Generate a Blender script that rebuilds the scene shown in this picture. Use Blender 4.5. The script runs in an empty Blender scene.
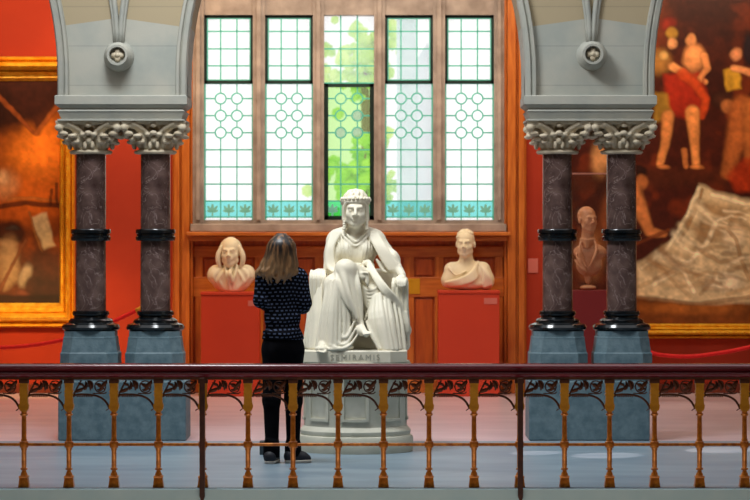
import bpy, bmesh, math, random
import numpy as np
from mathutils import Vector, Matrix
random.seed(7)
PI = math.pi
C = bpy.context.scene.collection
F = 2740.0; K = F/1096.0; HZ = 245.0; EYE = 1.6
def P(px, py, d):
    """point in the hall, d metres in front of the viewer"""
    return np.array([(px-375.0)*d/F, d, EYE-(py-HZ)*d/F])
def PX(px, d): return (px-375.0)*d/F
def PZ(py, d): return EYE-(py-HZ)*d/F
def rgb(r, g, b):
    f = lambda c: (c/255/12.92) if c/255 <= .04045 else ((c/255+.055)/1.055)**2.4
    return (f(r), f(g), f(b), 1)

# ------------------------------------------------------------------ materials
def nodes(name):
    m = bpy.data.materials.new(name); m.use_nodes = True
    nt = m.node_tree
    return m, nt, nt.nodes['Principled BSDF']
def ramp(nt, stops):
    r = nt.nodes.new('ShaderNodeValToRGB'); e = r.color_ramp.elements
    while len(e) < len(stops): e.new(.5)
    for i, (p, c) in enumerate(stops): e[i].position = p; e[i].color = c
    return r
def mat(name, c1, c2=None, rough=.6, scale=6, detail=6, stretch=(1,1,1), bump=0, metal=0, spec=.5, lo=.35, hi=.65, bscale=None, coord='Object', coat=0):
    m, nt, b = nodes(name)
    b.inputs['Roughness'].default_value = rough; b.inputs['Metallic'].default_value = metal
    b.inputs['Specular IOR Level'].default_value = spec
    b.inputs['Coat Weight'].default_value = coat
    tc = nt.nodes.new('ShaderNodeTexCoord'); mp = nt.nodes.new('ShaderNodeMapping')
    mp.inputs['Scale'].default_value = stretch
    nt.links.new(tc.outputs[coord], mp.inputs[0])
    n = nt.nodes.new('ShaderNodeTexNoise'); n.inputs['Scale'].default_value = scale; n.inputs['Detail'].default_value = detail
    nt.links.new(mp.outputs[0], n.inputs['Vector'])
    r = ramp(nt, [(lo, c1), (hi, c2 or c1)])
    nt.links.new(n.outputs['Fac'], r.inputs[0]); nt.links.new(r.outputs[0], b.inputs['Base Color'])
    if bump:
        n2 = nt.nodes.new('ShaderNodeTexNoise'); n2.inputs['Scale'].default_value = bscale or scale*4; n2.inputs['Detail'].default_value = 5
        nt.links.new(mp.outputs[0], n2.inputs['Vector'])
        bp = nt.nodes.new('ShaderNodeBump'); bp.inputs['Strength'].default_value = bump; bp.inputs['Distance'].default_value = .01
        nt.links.new(n2.outputs['Fac'], bp.inputs['Height']); nt.links.new(bp.outputs[0], b.inputs['Normal'])
    return m
M = {}
M['marble'] = mat('statue_marble', rgb(222,217,196), rgb(238,230,208), rough=.5, scale=3, spec=.35)
M['marble_warm'] = mat('bust_marble', rgb(238,222,184), rgb(246,232,200), rough=.5, scale=5, spec=.3)
M['terracotta'] = mat('bust_bronze_tone', rgb(196,128,84), rgb(216,158,116), rough=.5, scale=9)
M['drum'] = mat('drum_stone', rgb(186,186,168), rgb(206,204,188), rough=.6, scale=5, bump=.15)
M['grey_stone'] = mat('grey_green_stone', rgb(154,156,148), rgb(170,168,156), rough=.75, scale=4, bump=.25)
M['capital'] = mat('capital_stone', rgb(186,172,146), rgb(206,194,170), rough=.75, scale=14, bump=.25)
M['plinth'] = mat('blue_slate_stone', rgb(78,102,112), rgb(102,124,132), rough=.6, scale=16, bump=.2)
M['shaft'] = mat('purple_marble', rgb(54,38,36), rgb(110,88,82), rough=.22, scale=7, detail=9, lo=.3, hi=.72)
M['black_stone'] = mat('black_polished_stone', rgb(9,13,16), rgb(14,20,24), rough=.16, scale=12)
M['red_wall'] = mat('red_fabric_wall', rgb(168,46,14), rgb(178,52,18), rough=.85, scale=2, bump=.1, bscale=300)
M['red_ped'] = mat('red_painted_wood', rgb(204,56,18), rgb(210,60,20), rough=.55, scale=2)
M['maroon_ped'] = mat('maroon_painted_wood', rgb(120,12,12), rgb(128,16,14), rough=.6, scale=2)
M['wood'] = mat('orange_oak', rgb(176,84,18), rgb(214,122,42), rough=.42, scale=4, stretch=(7,7,.8), lo=.3, hi=.7)
M['wood_h'] = mat('orange_oak_rail', rgb(176,84,18), rgb(214,122,42), rough=.42, scale=4, stretch=(.8,7,7), lo=.3, hi=.7)
M['wood_panel'] = mat('oak_panel', rgb(160,64,12), rgb(196,92,24), rough=.42, scale=4, stretch=(6,6,.8), lo=.3, hi=.7)
M['wood_dark'] = mat('dark_oak', rgb(96,34,10), rgb(130,50,16), rough=.45, scale=5, stretch=(8,8,.7))
M['win_stone'] = mat('brown_window_stone', rgb(150,134,122), rgb(186,168,154), rough=.8, scale=5, bump=.3, detail=8)
M['gold'] = mat('gilding', rgb(232,156,22), rgb(250,200,60), rough=.36, scale=14, metal=.35, bump=.5, bscale=60)
M['brass'] = mat('aged_brass', rgb(196,134,26), rgb(222,160,44), rough=.42, scale=25, metal=.25)
M['bronze'] = mat('brown_bronze', rgb(166,92,30), rgb(226,142,50), rough=.32, scale=25, metal=.25)
M['iron'] = mat('dark_brown_iron', rgb(66,34,20), rgb(98,54,30), rough=.5, scale=20, metal=.3)
M['post'] = mat('brown_post_iron', rgb(62,34,26), rgb(84,46,34), rough=.45, scale=20, metal=.3)
M['mahogany'] = mat('mahogany_handrail', rgb(96,22,38), rgb(118,34,50), rough=.2, scale=6, stretch=(.6,8,8), coat=.4)
M['casement'] = mat('black_green_casement', rgb(6,34,26), rgb(8,44,34), rough=.5)
M['plaque'] = mat('yellow_brass_plaque', rgb(214,150,20), rgb(226,164,34), rough=.35, scale=10, metal=.3)
M['label'] = mat('pink_label_card', rgb(214,112,96), rgb(220,120,104), rough=.6)
M['rope'] = mat('red_velvet', rgb(226,10,10), rgb(240,20,18), rough=.7, scale=30)
M['skin'] = mat('skin', rgb(196,140,112), rgb(206,150,122), rough=.55)
M['trousers'] = mat('black_denim', rgb(3,3,7), rgb(8,8,13), rough=.9, scale=20, spec=.1)
M['shoe'] = mat('navy_shoe', rgb(14,18,28), rgb(24,28,40), rough=.6)
M['sole'] = mat('white_rubber_sole', rgb(206,198,186), rgb(216,208,196), rough=.7)
M['floorbox'] = mat('dark_grey_metal', rgb(40,52,58), rgb(50,62,68), rough=.5)
M['plaster'] = mat('tan_plaster', rgb(150,120,90), rgb(160,130,100), rough=.9)
M['leaf'] = mat('bright_leaves', rgb(140,215,20), rgb(200,245,70), rough=.8, scale=1.2, lo=.4, hi=.6)
M['leaf2'] = mat('pale_leaves', rgb(165,225,60), rgb(215,250,120), rough=.8, scale=1.2, lo=.4, hi=.6)
M['facade'] = mat('white_facade', rgb(225,235,240), rgb(240,245,248), rough=.8)
M['green_facade'] = mat('pale_green_facade', rgb(190,220,216), rgb(205,230,226), rough=.8)

def add_floor_mat(name, c1, c2, joint, rough, size, spec=.5):
    m, nt, b = nodes(name)
    tc = nt.nodes.new('ShaderNodeTexCoord'); mp = nt.nodes.new('ShaderNodeMapping')
    mp.inputs['Rotation'].default_value = (0, 0, PI/4)
    nt.links.new(tc.outputs['Object'], mp.inputs[0])
    br = nt.nodes.new('ShaderNodeTexBrick'); br.offset = 0
    br.inputs['Scale'].default_value = 1; br.inputs['Brick Width'].default_value = size; br.inputs['Row Height'].default_value = size
    br.inputs['Mortar Size'].default_value = .004; br.inputs['Color1'].default_value = (1,1,1,1); br.inputs['Color2'].default_value = (.9,.9,.9,1)
    br.inputs['Mortar'].default_value = joint
    nt.links.new(mp.outputs[0], br.inputs['Vector'])
    n = nt.nodes.new('ShaderNodeTexNoise'); n.inputs['Scale'].default_value = 1.6; n.inputs['Detail'].default_value = 8; n.inputs['Distortion'].default_value = .7
    mp2 = nt.nodes.new('ShaderNodeMapping'); mp2.inputs['Scale'].default_value = (.5, 1.6, 1)
    nt.links.new(tc.outputs['Object'], mp2.inputs[0]); nt.links.new(mp2.outputs[0], n.inputs['Vector'])
    r = ramp(nt, [(.35, c1), (.65, c2)]); nt.links.new(n.outputs['Fac'], r.inputs[0])
    mx = nt.nodes.new('ShaderNodeMix'); mx.data_type = 'RGBA'; mx.blend_type = 'MULTIPLY'; mx.inputs[0].default_value = 1
    nt.links.new(r.outputs[0], mx.inputs[6]); nt.links.new(br.outputs['Color'], mx.inputs[7])
    nt.links.new(mx.outputs[2], b.inputs['Base Color'])
    b.inputs['Roughness'].default_value = rough; b.inputs['Specular IOR Level'].default_value = spec
    return m
M['floor_back'] = add_floor_mat('gallery_marble_floor', rgb(204,182,188), rgb(222,200,204), (.8,.8,.8,1), .3, 1.1, .8)
M['floor_front'] = add_floor_mat('blue_grey_marble_floor', rgb(116,138,154), rgb(138,158,170), (.82,.82,.82,1), .38, 1.1, .35)
M['kerb'] = mat('pale_blue_kerb_stone', rgb(196,234,246), rgb(206,240,250), rough=.6, scale=5, bump=.1)

def wall_two_tone():
    """grey ashlar low down, yellower above a shallow peaked joint"""
    m = mat('arcade_stone', rgb(154,158,150), rgb(172,170,158), rough=.8, scale=3.5, bump=.15)
    nt = m.node_tree; b = nt.nodes['Principled BSDF']
    src = b.inputs['Base Color'].links[0].from_socket
    tc = nt.nodes.new('ShaderNodeTexCoord'); sx = nt.nodes.new('ShaderNodeSeparateXYZ')
    nt.links.new(tc.outputs['Object'], sx.inputs[0])
    def mth(op, a, b_=None):
        n = nt.nodes.new('ShaderNodeMath'); n.operation = op
        for i, v in enumerate((a, b_)):
            if v is None: continue
            if isinstance(v, (int, float)): n.inputs[i].default_value = v
            else: nt.links.new(v, n.inputs[i])
        return n.outputs[0]
    ax = mth('ABSOLUTE', sx.outputs[0])
    # distance from the pier centre line (piers at |x+0.15| ~ 2.0)
    dx = mth('ABSOLUTE', mth('SUBTRACT', mth('ABSOLUTE', mth('ADD', sx.outputs[0], .16)), 1.94))
    edge = mth('SUBTRACT', 3.46, mth('MULTIPLY', dx, .14))
    fac = mth('GREATER_THAN', sx.outputs[2], edge)
    # faint ashlar joints
    fr = mth('FRACT', mth('MULTIPLY', sx.outputs[2], 3.1)); j = mth('LESS_THAN', fr, .03)
    mx = nt.nodes.new('ShaderNodeMix'); mx.data_type = 'RGBA'; mx.inputs[7].default_value = rgb(166,150,120)
    nt.links.new(fac, mx.inputs[0]); nt.links.new(src, mx.inputs[6])
    m2 = nt.nodes.new('ShaderNodeMix'); m2.data_type = 'RGBA'; m2.blend_type = 'MULTIPLY'
    m2.inputs[7].default_value = (.82,.84,.86,1); nt.links.new(j, m2.inputs[0]); nt.links.new(mx.outputs[2], m2.inputs[6])
    nt.links.new(m2.outputs[2], b.inputs['Base Color'])
    return m
M['arcade'] = wall_two_tone()
def veins(m, scale, col, width=.02):
    nt = m.node_tree; b = nt.nodes['Principled BSDF']; src = b.inputs['Base Color'].links[0].from_socket
    tc = nt.nodes.new('ShaderNodeTexCoord')
    n = nt.nodes.new('ShaderNodeTexNoise'); n.inputs['Scale'].default_value = scale; n.inputs['Detail'].default_value = 4; n.inputs['Distortion'].default_value = 1.5
    nt.links.new(tc.outputs['Object'], n.inputs['Vector'])
    r = ramp(nt, [(.5-width, (0,0,0,1)), (.5, (1,1,1,1)), (.5+width, (0,0,0,1))]); nt.links.new(n.outputs['Fac'], r.inputs[0])
    mx = nt.nodes.new('ShaderNodeMix'); mx.data_type = 'RGBA'; mx.inputs[7].default_value = col
    mu = nt.nodes.new('ShaderNodeMath'); mu.operation = 'MULTIPLY'; mu.inputs[1].default_value = .45; nt.links.new(r.outputs[0], mu.inputs[0])
    nt.links.new(mu.outputs[0], mx.inputs[0]); nt.links.new(src, mx.inputs[6]); nt.links.new(mx.outputs[2], b.inputs['Base Color'])
veins(M['shaft'], 6, rgb(170,150,146), .012)

def sweater_mat():
    m, nt, b = nodes('dashed_knit')
    tc = nt.nodes.new('ShaderNodeTexCoord'); sx = nt.nodes.new('ShaderNodeSeparateXYZ'); nt.links.new(tc.outputs['Object'], sx.inputs[0])
    nz = nt.nodes.new('ShaderNodeTexNoise'); nz.inputs['Scale'].default_value = 5; nt.links.new(tc.outputs['Object'], nz.inputs['Vector'])
    def mth(op, *a):
        n = nt.nodes.new('ShaderNodeMath'); n.operation = op
        for i, v in enumerate(a):
            if isinstance(v, (int, float)): n.inputs[i].default_value = v
            else: nt.links.new(v, n.inputs[i])
        return n.outputs[0]
    wob = mth('MULTIPLY', mth('SUBTRACT', nz.outputs['Fac'], .5), .05)
    row = mth('MULTIPLY', mth('ADD', sx.outputs[2], wob), 1/.027)
    odd = mth('MULTIPLY', mth('MODULO', mth('FLOOR', row), 2), .5)
    u = mth('ADD', mth('MULTIPLY', mth('ADD', sx.outputs[0], mth('MULTIPLY', sx.outputs[1], .6)), 1/.034), odd)
    a = mth('LESS_THAN', mth('ABSOLUTE', mth('SUBTRACT', mth('FRACT', mth('ADD', u, 20)), .5)), .27)
    c = mth('LESS_THAN', mth('ABSOLUTE', mth('SUBTRACT', mth('FRACT', row), .5)), .2)
    f = mth('MULTIPLY', a, c)
    mx = nt.nodes.new('ShaderNodeMix'); mx.data_type = 'RGBA'
    mx.inputs[6].default_value = rgb(7,8,16); mx.inputs[7].default_value = rgb(76,88,114)
    nt.links.new(f, mx.inputs[0]); nt.links.new(mx.outputs[2], b.inputs['Base Color']); b.inputs['Roughness'].default_value = .95
    b.inputs['Specular IOR Level'].default_value = .1
    return m
M['sweater'] = sweater_mat()
def hair_mat():
    m = mat('ombre_hair', rgb(26,18,16), rgb(118,84,54), rough=.42, scale=8, stretch=(5,5,.8), lo=.46, hi=.6)
    nt = m.node_tree; b = nt.nodes['Principled BSDF']; src = b.inputs['Base Color'].links[0].from_socket
    tc = nt.nodes.new('ShaderNodeTexCoord'); sx = nt.nodes.new('ShaderNodeSeparateXYZ'); nt.links.new(tc.outputs['Object'], sx.inputs[0])
    mr = nt.nodes.new('ShaderNodeMapRange'); mr.inputs[1].default_value = 1.56; mr.inputs[2].default_value = 1.38
    nt.links.new(sx.outputs[2], mr.inputs[0])
    mu = nt.nodes.new('ShaderNodeMath'); mu.operation = 'MULTIPLY'; mu.inputs[1].default_value = .55; nt.links.new(mr.outputs[0], mu.inputs[0])
    mx = nt.nodes.new('ShaderNodeMix'); mx.data_type = 'RGBA'; mx.inputs[7].default_value = rgb(168,130,88)
    nt.links.new(mu.outputs[0], mx.inputs[0]); nt.links.new(src, mx.inputs[6]); nt.links.new(mx.outputs[2], b.inputs['Base Color'])
    return m
M['hair'] = hair_mat()
def glass(name, col, clear):
    m = bpy.data.materials.new(name); m.use_nodes = True; nt = m.node_tree; nt.nodes.clear()
    o = nt.nodes.new('ShaderNodeOutputMaterial'); t = nt.nodes.new('ShaderNodeBsdfTransparent'); t.inputs[0].default_value = col
    d = nt.nodes.new('ShaderNodeBsdfTranslucent'); d.inputs[0].default_value = col
    g = nt.nodes.new('ShaderNodeBsdfGlossy'); g.inputs['Roughness'].default_value = .1; g.inputs[0].default_value = (.9,.9,.9,1)
    a = nt.nodes.new('ShaderNodeMixShader'); a.inputs[0].default_value = clear; nt.links.new(d.outputs[0], a.inputs[1]); nt.links.new(t.outputs[0], a.inputs[2])
    b = nt.nodes.new('ShaderNodeMixShader'); b.inputs[0].default_value = .05; nt.links.new(a.outputs[0], b.inputs[1]); nt.links.new(g.outputs[0], b.inputs[2])
    nt.links.new(b.outputs[0], o.inputs[0]); return m
M['pane'] = glass('clear_leaded_glass', (1,.99,.98,1), .8)
M['roundel_glass'] = glass('white_roundel_glass', (.98,.98,1,1), .75)
M['lilac_glass'] = glass('lilac_roundel_glass', (.88,.86,1,1), .75)
M['teal_glass'] = glass('teal_glass', (.50,.86,.84,1), .8)
M['green_glass'] = glass('green_glass', (.35,.85,.5,1), .8)
M['mid_glass'] = glass('greenish_clear_glass', (.78,.93,.62,1), .85)
M['case_glass'] = glass('display_case_glass', (.97,.97,.97,1), 1)
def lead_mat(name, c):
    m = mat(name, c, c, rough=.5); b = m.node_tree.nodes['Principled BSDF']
    b.inputs['Emission Color'].default_value = c; b.inputs['Emission Strength'].default_value = .35  # slight glow added so cames and palmettes look backlit
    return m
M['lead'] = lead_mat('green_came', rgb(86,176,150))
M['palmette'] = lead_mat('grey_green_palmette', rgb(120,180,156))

# ------------------------------------------------------------------ mesh helpers
class MB:
    def __init__(s): s.v = []; s.f = []
    def add(s, vs, fs):
        n = len(s.v); s.v += [tuple(map(float, p)) for p in vs]; s.f += [tuple(i+n for i in f) for f in fs]; return s
    def box(s, x0, x1, y0, y1, z0, z1, ch=0):
        if ch <= 0:
            vs = [(x,y,z) for z in (z0,z1) for (x,y) in ((x0,y0),(x1,y0),(x1,y1),(x0,y1))]
            return s.add(vs, [(0,3,2,1),(4,5,6,7),(0,1,5,4),(1,2,6,5),(2,3,7,6),(3,0,4,7)])
        bm = bmesh.new(); bmesh.ops.create_cube(bm, size=1)
        for v in bm.verts: v.co = Vector(((x0+x1)/2+v.co.x*(x1-x0), (y0+y1)/2+v.co.y*(y1-y0), (z0+z1)/2+v.co.z*(z1-z0)))
        bmesh.ops.bevel(bm, geom=bm.edges[:], offset=ch, segments=2, affect='EDGES', profile=.5)
        return s.bm(bm)
    def bm(s, bm):
        bm.verts.index_update(); s.add([v.co for v in bm.verts], [[v.index for v in f.verts] for f in bm.faces]); bm.free(); return s
    def prism(s, poly, y0, y1):
        """poly in x,z"""
        n = len(poly); vs = [(x,y0,z) for x,z in poly]+[(x,y1,z) for x,z in poly]
        fs = [tuple(range(n)), tuple(range(2*n-1, n-1, -1))]+[(i,i+n,(i+1)%n+n,(i+1)%n) for i in range(n)]
        return s.add(vs, fs)
    def loft(s, rings, close=True, caps=True):
        n = len(rings[0]); vs = [p for r in rings for p in r]; fs = []
        for k in range(len(rings)-1):
            for i in range(n if close else n-1):
                j = (i+1) % n; fs.append((k*n+i, k*n+j, (k+1)*n+j, (k+1)*n+i))
        if caps: fs.append(tuple(range(n-1, -1, -1))); fs.append(tuple(range((len(rings)-1)*n, len(rings)*n)))
        return s.add(vs, fs)
    def lathe(s, cx, cy, prof, seg=32, rot=0):
        return s.loft([[(cx+r*math.cos(2*PI*i/seg+rot), cy+r*math.sin(2*PI*i/seg+rot), z) for i in range(seg)] for r, z in prof])
    def tube(s, pts, r, seg=8, flat=1.0):
        pts = [Vector(p) for p in pts]; n = len(pts); rings = []
        rs = r if isinstance(r, (list, tuple)) else [r]*n
        for i, p in enumerate(pts):
            t = (pts[min(i+1,n-1)]-pts[max(i-1,0)]).normalized()
            u = t.cross(Vector((0,1,0)));
            if u.length < .05: u = t.cross(Vector((1,0,0)))
            u.normalize(); w = u.cross(t)
            rings.append([p+u*math.cos(2*PI*k/seg)*rs[i]+w*math.sin(2*PI*k/seg)*rs[i]*flat for k in range(seg)])
        return s.loft(rings)
    def obj(s, name, m, parent=None, smooth=False, loc=(0,0,0), origin=None):
        return mk(name, np.array(s.v), s.f, m, parent, smooth, origin)
def wl(o):
    v = Vector(o.location)
    return v+(wl(o.parent) if o.parent else Vector())
def mk(name, v, f, m, parent=None, smooth=False, origin=None):
    """vertices in hall coordinates; the object's origin is its parent's (or `origin`)"""
    me = bpy.data.meshes.new(name); o = bpy.data.objects.new(name, me); C.objects.link(o)
    base = np.array(wl(parent)) if parent else np.zeros(3)
    og = np.array(origin) if origin is not None else base
    me.from_pydata((np.asarray(v)-og).tolist(), [], [tuple(int(i) for i in q) for q in f])
    bm = bmesh.new(); bm.from_mesh(me); bmesh.ops.recalc_face_normals(bm, faces=bm.faces[:]); bm.to_mesh(me); bm.free()
    me.materials.append(m); me.update()
    if smooth:
        me.polygons.foreach_set('use_smooth', [True]*len(me.polygons))
        if smooth == 'auto':
            me.set_sharp_from_angle(angle=math.radians(38))
    o.parent = parent; o.location = Vector(og-base)
    return o
def tag(o, label=None, cat=None, group=None, kind=None):
    for k, v in (('label',label),('category',cat),('group',group),('kind',kind)):
        if v: o[k] = v
    return o
def empty(name, loc, label, cat, group=None):
    o = bpy.data.objects.new(name, None); C.objects.link(o); o.location = Vector([float(a) for a in loc]); o.empty_display_size = .1
    return tag(o, label, cat, group)
def struct(o): return tag(o, kind='structure')
def copy_tree(o, parent=None, loc=None):
    c = o.copy(); C.objects.link(c); c.parent = parent
    if loc is not None: c.location = loc
    for ch in [x for x in bpy.data.objects if x.parent == o]: copy_tree(ch, c)
    return c
def crv(pts, n=6):
    """Catmull-Rom through points"""
    p = [np.array(q, float) for q in pts]; p = [2*p[0]-p[1]]+p+[2*p[-1]-p[-2]]; out = []
    for i in range(1, len(p)-2):
        for k in range(n):
            t = k/n
            out.append(.5*((2*p[i])+(-p[i-1]+p[i+1])*t+(2*p[i-1]-5*p[i]+4*p[i+1]-p[i+2])*t*t+(-p[i-1]+3*p[i]-3*p[i+1]+p[i+2])*t**3))
    out.append(p[-2]); return out

# ------------------------------------------------------------------ sculpting: distance field and its surface
class Field:
    def __init__(s, lo, hi, h):
        s.lo = np.array(lo, float); s.h = h; s.n = np.ceil((np.array(hi)-s.lo)/h).astype(int)+1
        s.f = np.full(tuple(s.n), .5, np.float32)
    def _win(s, lo, hi):
        a = np.clip(np.floor((np.array(lo)-s.lo)/s.h).astype(int), 0, s.n); b = np.clip(np.ceil((np.array(hi)-s.lo)/s.h).astype(int)+1, 0, s.n)
        if np.any(b <= a): return None
        g = [(s.lo[i]+s.h*np.arange(a[i], b[i])).astype(np.float32) for i in range(3)]
        return (slice(a[0],b[0]),slice(a[1],b[1]),slice(a[2],b[2])), g[0][:,None,None], g[1][None,:,None], g[2][None,None,:]
    def _put(s, sl, d, k, sub):
        c = s.f[sl]
        if sub: d = -d; h = np.maximum(k-np.abs(c-d), 0)/k; s.f[sl] = np.maximum(c, d)+h*h*k*.25
        else: h = np.maximum(k-np.abs(c-d), 0)/k; s.f[sl] = np.minimum(c, d)-h*h*k*.25
    def cap(s, a, b, ra, rb=None, k=.02, sub=False):
        a = np.array(a, float); b = np.array(b, float); rb = ra if rb is None else rb; R = max(ra, rb)+k+.03
        w = s._win(np.minimum(a,b)-R, np.maximum(a,b)+R)
        if w is None: return s
        sl, X, Y, Z = w; d = b-a; L = float(d@d)+1e-9
        t = np.clip(((X-a[0])*d[0]+(Y-a[1])*d[1]+(Z-a[2])*d[2])/L, 0, 1)
        q = np.sqrt((X-a[0]-t*d[0])**2+(Y-a[1]-t*d[1])**2+(Z-a[2]-t*d[2])**2)-(ra+(rb-ra)*t)
        s._put(sl, q, k, sub); return s
    def ell(s, c, r, k=.02, sub=False, R=None):
        c = np.array(c, float); r = np.array(r if hasattr(r, '__len__') else (r,r,r), float); m = max(r)+k+.03
        w = s._win(c-m, c+m)
        if w is None: return s
        sl, X, Y, Z = w; x, y, z = X-c[0], Y-c[1], Z-c[2]
        if R is not None:
            R = np.array(R); x, y, z = (R[0,0]*x+R[1,0]*y+R[2,0]*z, R[0,1]*x+R[1,1]*y+R[2,1]*z, R[0,2]*x+R[1,2]*y+R[2,2]*z)
        k0 = np.sqrt((x/r[0])**2+(y/r[1])**2+(z/r[2])**2)+1e-6; k1 = np.sqrt((x/r[0]**2)**2+(y/r[1]**2)**2+(z/r[2]**2)**2)+1e-6
        s._put(sl, k0*(k0-1)/k1, k, sub); return s
    def box(s, c, hf, rd=.01, k=.02, sub=False):
        c = np.array(c, float); hf = np.array(hf, float); w = s._win(c-hf-k-.03, c+hf+k+.03)
        if w is None: return s
        sl, X, Y, Z = w; q = [np.abs(A-c[i])-(hf[i]-rd) for i, A in enumerate((X,Y,Z))]
        d = np.sqrt(np.maximum(q[0],0)**2+np.maximum(q[1],0)**2+np.maximum(q[2],0)**2)+np.minimum(np.maximum(q[0], np.maximum(q[1],q[2])), 0)-rd
        s._put(sl, d, k, sub); return s
    def strand(s, pts, r, k=.012, n=5, smooth=True, sub=False):
        q = crv(pts, n) if smooth and len(pts) > 2 else [np.array(p, float) for p in pts]
        N = len(q)
        rs = np.interp(np.linspace(0,1,N), np.linspace(0,1,len(r)), r) if hasattr(r, '__len__') else [r]*N
        q = np.array(q); R = max(rs)+k+.03; w = s._win(q.min(0)-R, q.max(0)+R)
        if w is None: return s
        sl, X, Y, Z = w; D = None
        for i in range(N-1):
            a = q[i]; d = q[i+1]-a; L = float(d@d)+1e-9
            t = np.clip(((X-a[0])*d[0]+(Y-a[1])*d[1]+(Z-a[2])*d[2])/L, 0, 1)
            e = np.sqrt((X-a[0]-t*d[0])**2+(Y-a[1]-t*d[1])**2+(Z-a[2]-t*d[2])**2)-(rs[i]+(rs[i+1]-rs[i])*t)
            D = e if D is None else np.minimum(D, e)
        s._put(sl, D, k, sub); return s
    def folds(s, lines, n, r, k=.014, jit=.3, seed=1):
        """lines: list of rows, each a list of points; n ridges run across the rows"""
        rn = random.Random(seed); rows = [crv(l, 8) if len(l) > 2 else [np.array(p, float) for p in l] for l in lines]
        for i in range(n):
            t = (i+.5)/n+rn.uniform(-jit, jit)/n; pts = []
            for row in rows:
                u = np.clip(t+rn.uniform(-jit,jit)/n*.5, 0, 1)*(len(row)-1); a = int(min(u, len(row)-2)); pts.append(row[a]+(row[a+1]-row[a])*(u-a))
            rr = r if hasattr(r, '__len__') else (r*.8, r*1.15)
            s.strand(pts, [x*rn.uniform(.75,1.2) for x in rr], k, 4)
        return s
    def surf(s):
        f = s.f.copy(); f[0]=f[-1]=.5; f[:,0]=f[:,-1]=.5; f[:,:,0]=f[:,:,-1]=.5
        ins = f < 0; n = np.array(f.shape)-1
        cnt = np.zeros(n, np.int8)
        for dx in (0,1):
            for dy in (0,1):
                for dz in (0,1): cnt += ins[dx:dx+n[0], dy:dy+n[1], dz:dz+n[2]]
        act = (cnt > 0) & (cnt < 8); ids = -np.ones(n, np.int64); ci = np.argwhere(act); ids[act] = np.arange(len(ci))
        acc = np.zeros((len(ci),3)); num = np.zeros(len(ci))
        cor = [(dx,dy,dz) for dx in (0,1) for dy in (0,1) for dz in (0,1)]
        for a in cor:
            for ax in range(3):
                if a[ax]: continue
                b = list(a); b[ax] = 1
                fa = f[ci[:,0]+a[0], ci[:,1]+a[1], ci[:,2]+a[2]]; fb = f[ci[:,0]+b[0], ci[:,1]+b[1], ci[:,2]+b[2]]
                c = (fa < 0) != (fb < 0); t = np.where(c, fa/np.where(c, fa-fb, 1), 0)
                p = np.tile(np.array(a, float), (len(ci),1)); p[:,ax] += t
                acc += p*c[:,None]; num += c
        v = s.lo+s.h*(ci+acc/num[:,None])
        quads = []
        for ax in range(3):
            u, w = [(1,2),(2,0),(0,1)][ax]
            sa = [slice(None)]*3; sb = [slice(None)]*3; sa[ax] = slice(0,-1); sb[ax] = slice(1,None)
            ch = ins[tuple(sa)] != ins[tuple(sb)]
            e = np.argwhere(ch); e = e[(e[:,u] > 0)&(e[:,w] > 0)&(e[:,u] < n[u])&(e[:,w] < n[w])]
            def g(du, dw):
                q = e.copy(); q[:,u] -= du; q[:,w] -= dw; return ids[q[:,0],q[:,1],q[:,2]]
            q = np.stack([g(0,0), g(1,0), g(1,1), g(0,1)], 1); quads.append(q[(q >= 0).all(1)])
        q = np.concatenate(quads)
        return v, q
    def obj(s, name, m, parent, smooth=True):
        v, q = s.surf(); return mk(name, v, q.tolist(), m, parent, smooth)

def head(Fd, c, sc=1.0, yaw=0, pitch=0, female=False, k=.012, features=True):
    """head centred at eye height, facing -y when yaw = 0"""
    R = np.array(Matrix.Rotation(yaw, 3, 'Z') @ Matrix.Rotation(pitch, 3, 'X')); c = np.array(c)
    T = lambda x, y, z: c+R@(np.array([x,y,z])*sc)
    E = lambda p, r, k_=k, sub=False: Fd.ell(T(*p), np.array(r)*sc, k_, sub, R)
    K = lambda a, b, r0, r1, k_=k, sub=False: Fd.cap(T(*a), T(*b), r0*sc, r1*sc, k_, sub)
    E((0,.018,.030), (.076,.097,.086), .02)
    E((0,-.018,-.035), (.060 if female else .063,.068,.080), .03)
    E((0,-.058,-.096), (.024 if female else .029,.024,.019), .025)
    K((-.045,-.02,-.075), (0,-.05,-.095), .022, .022, .03); K((.045,-.02,-.075), (0,-.05,-.095), .022, .022, .03)
    if features:
        K((-.036,-.074,.016), (.036,-.074,.016), .012, .012, .016)
        for sx in (-1,1):
            E((sx*.030,-.094,-.006), (.019,.016,.012), .010, True)
            E((sx*.030,-.070,-.004), (.015,.0135,.0115), .004)
            K((sx*.045,-.066,.012), (sx*.016,-.082,.014), .007, .009, .008)
            E((sx*.042,-.052,-.034), (.020,.02,.022), .03)
            E((sx*.078,.012,-.012), (.010,.020,.031), .008)
            E((sx*.013,-.096,-.036), (.009,.011,.008), .006)
        K((0,-.086,.010), (0,-.106,-.030), .0085, .0125, .008)
        K((-.017,-.085,-.0615), (.017,-.085,-.0615), .0065, .0065, .006); K((-.013,-.084,-.0745), (.013,-.084,-.0745), .008, .008, .006)
        K((-.021,-.092,-.068), (.021,-.092,-.068), .003, .003, .004, True)
        E((0,-.074,-.052), (.03,.018,.018), .02)
    return T

# ================================================================== THE SETTING
YF = 7.22*K          # floor edge above the stair well
YW = 11.84*K; YP = 8.95*K          # back wall
m_ = MB().box(-8, 8, YP, YW+.1, -.3, 0); struct(m_.obj('floor', M['floor_back']))
m_ = MB().box(-8, 8, YF, YP, -.3, 0); struct(m_.obj('floor_front', M['floor_front']))
m_ = MB().box(-8, 8, YF-.055, YF, -.6, -.004, .004); struct(m_.obj('trim_1', M['kerb']))

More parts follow.
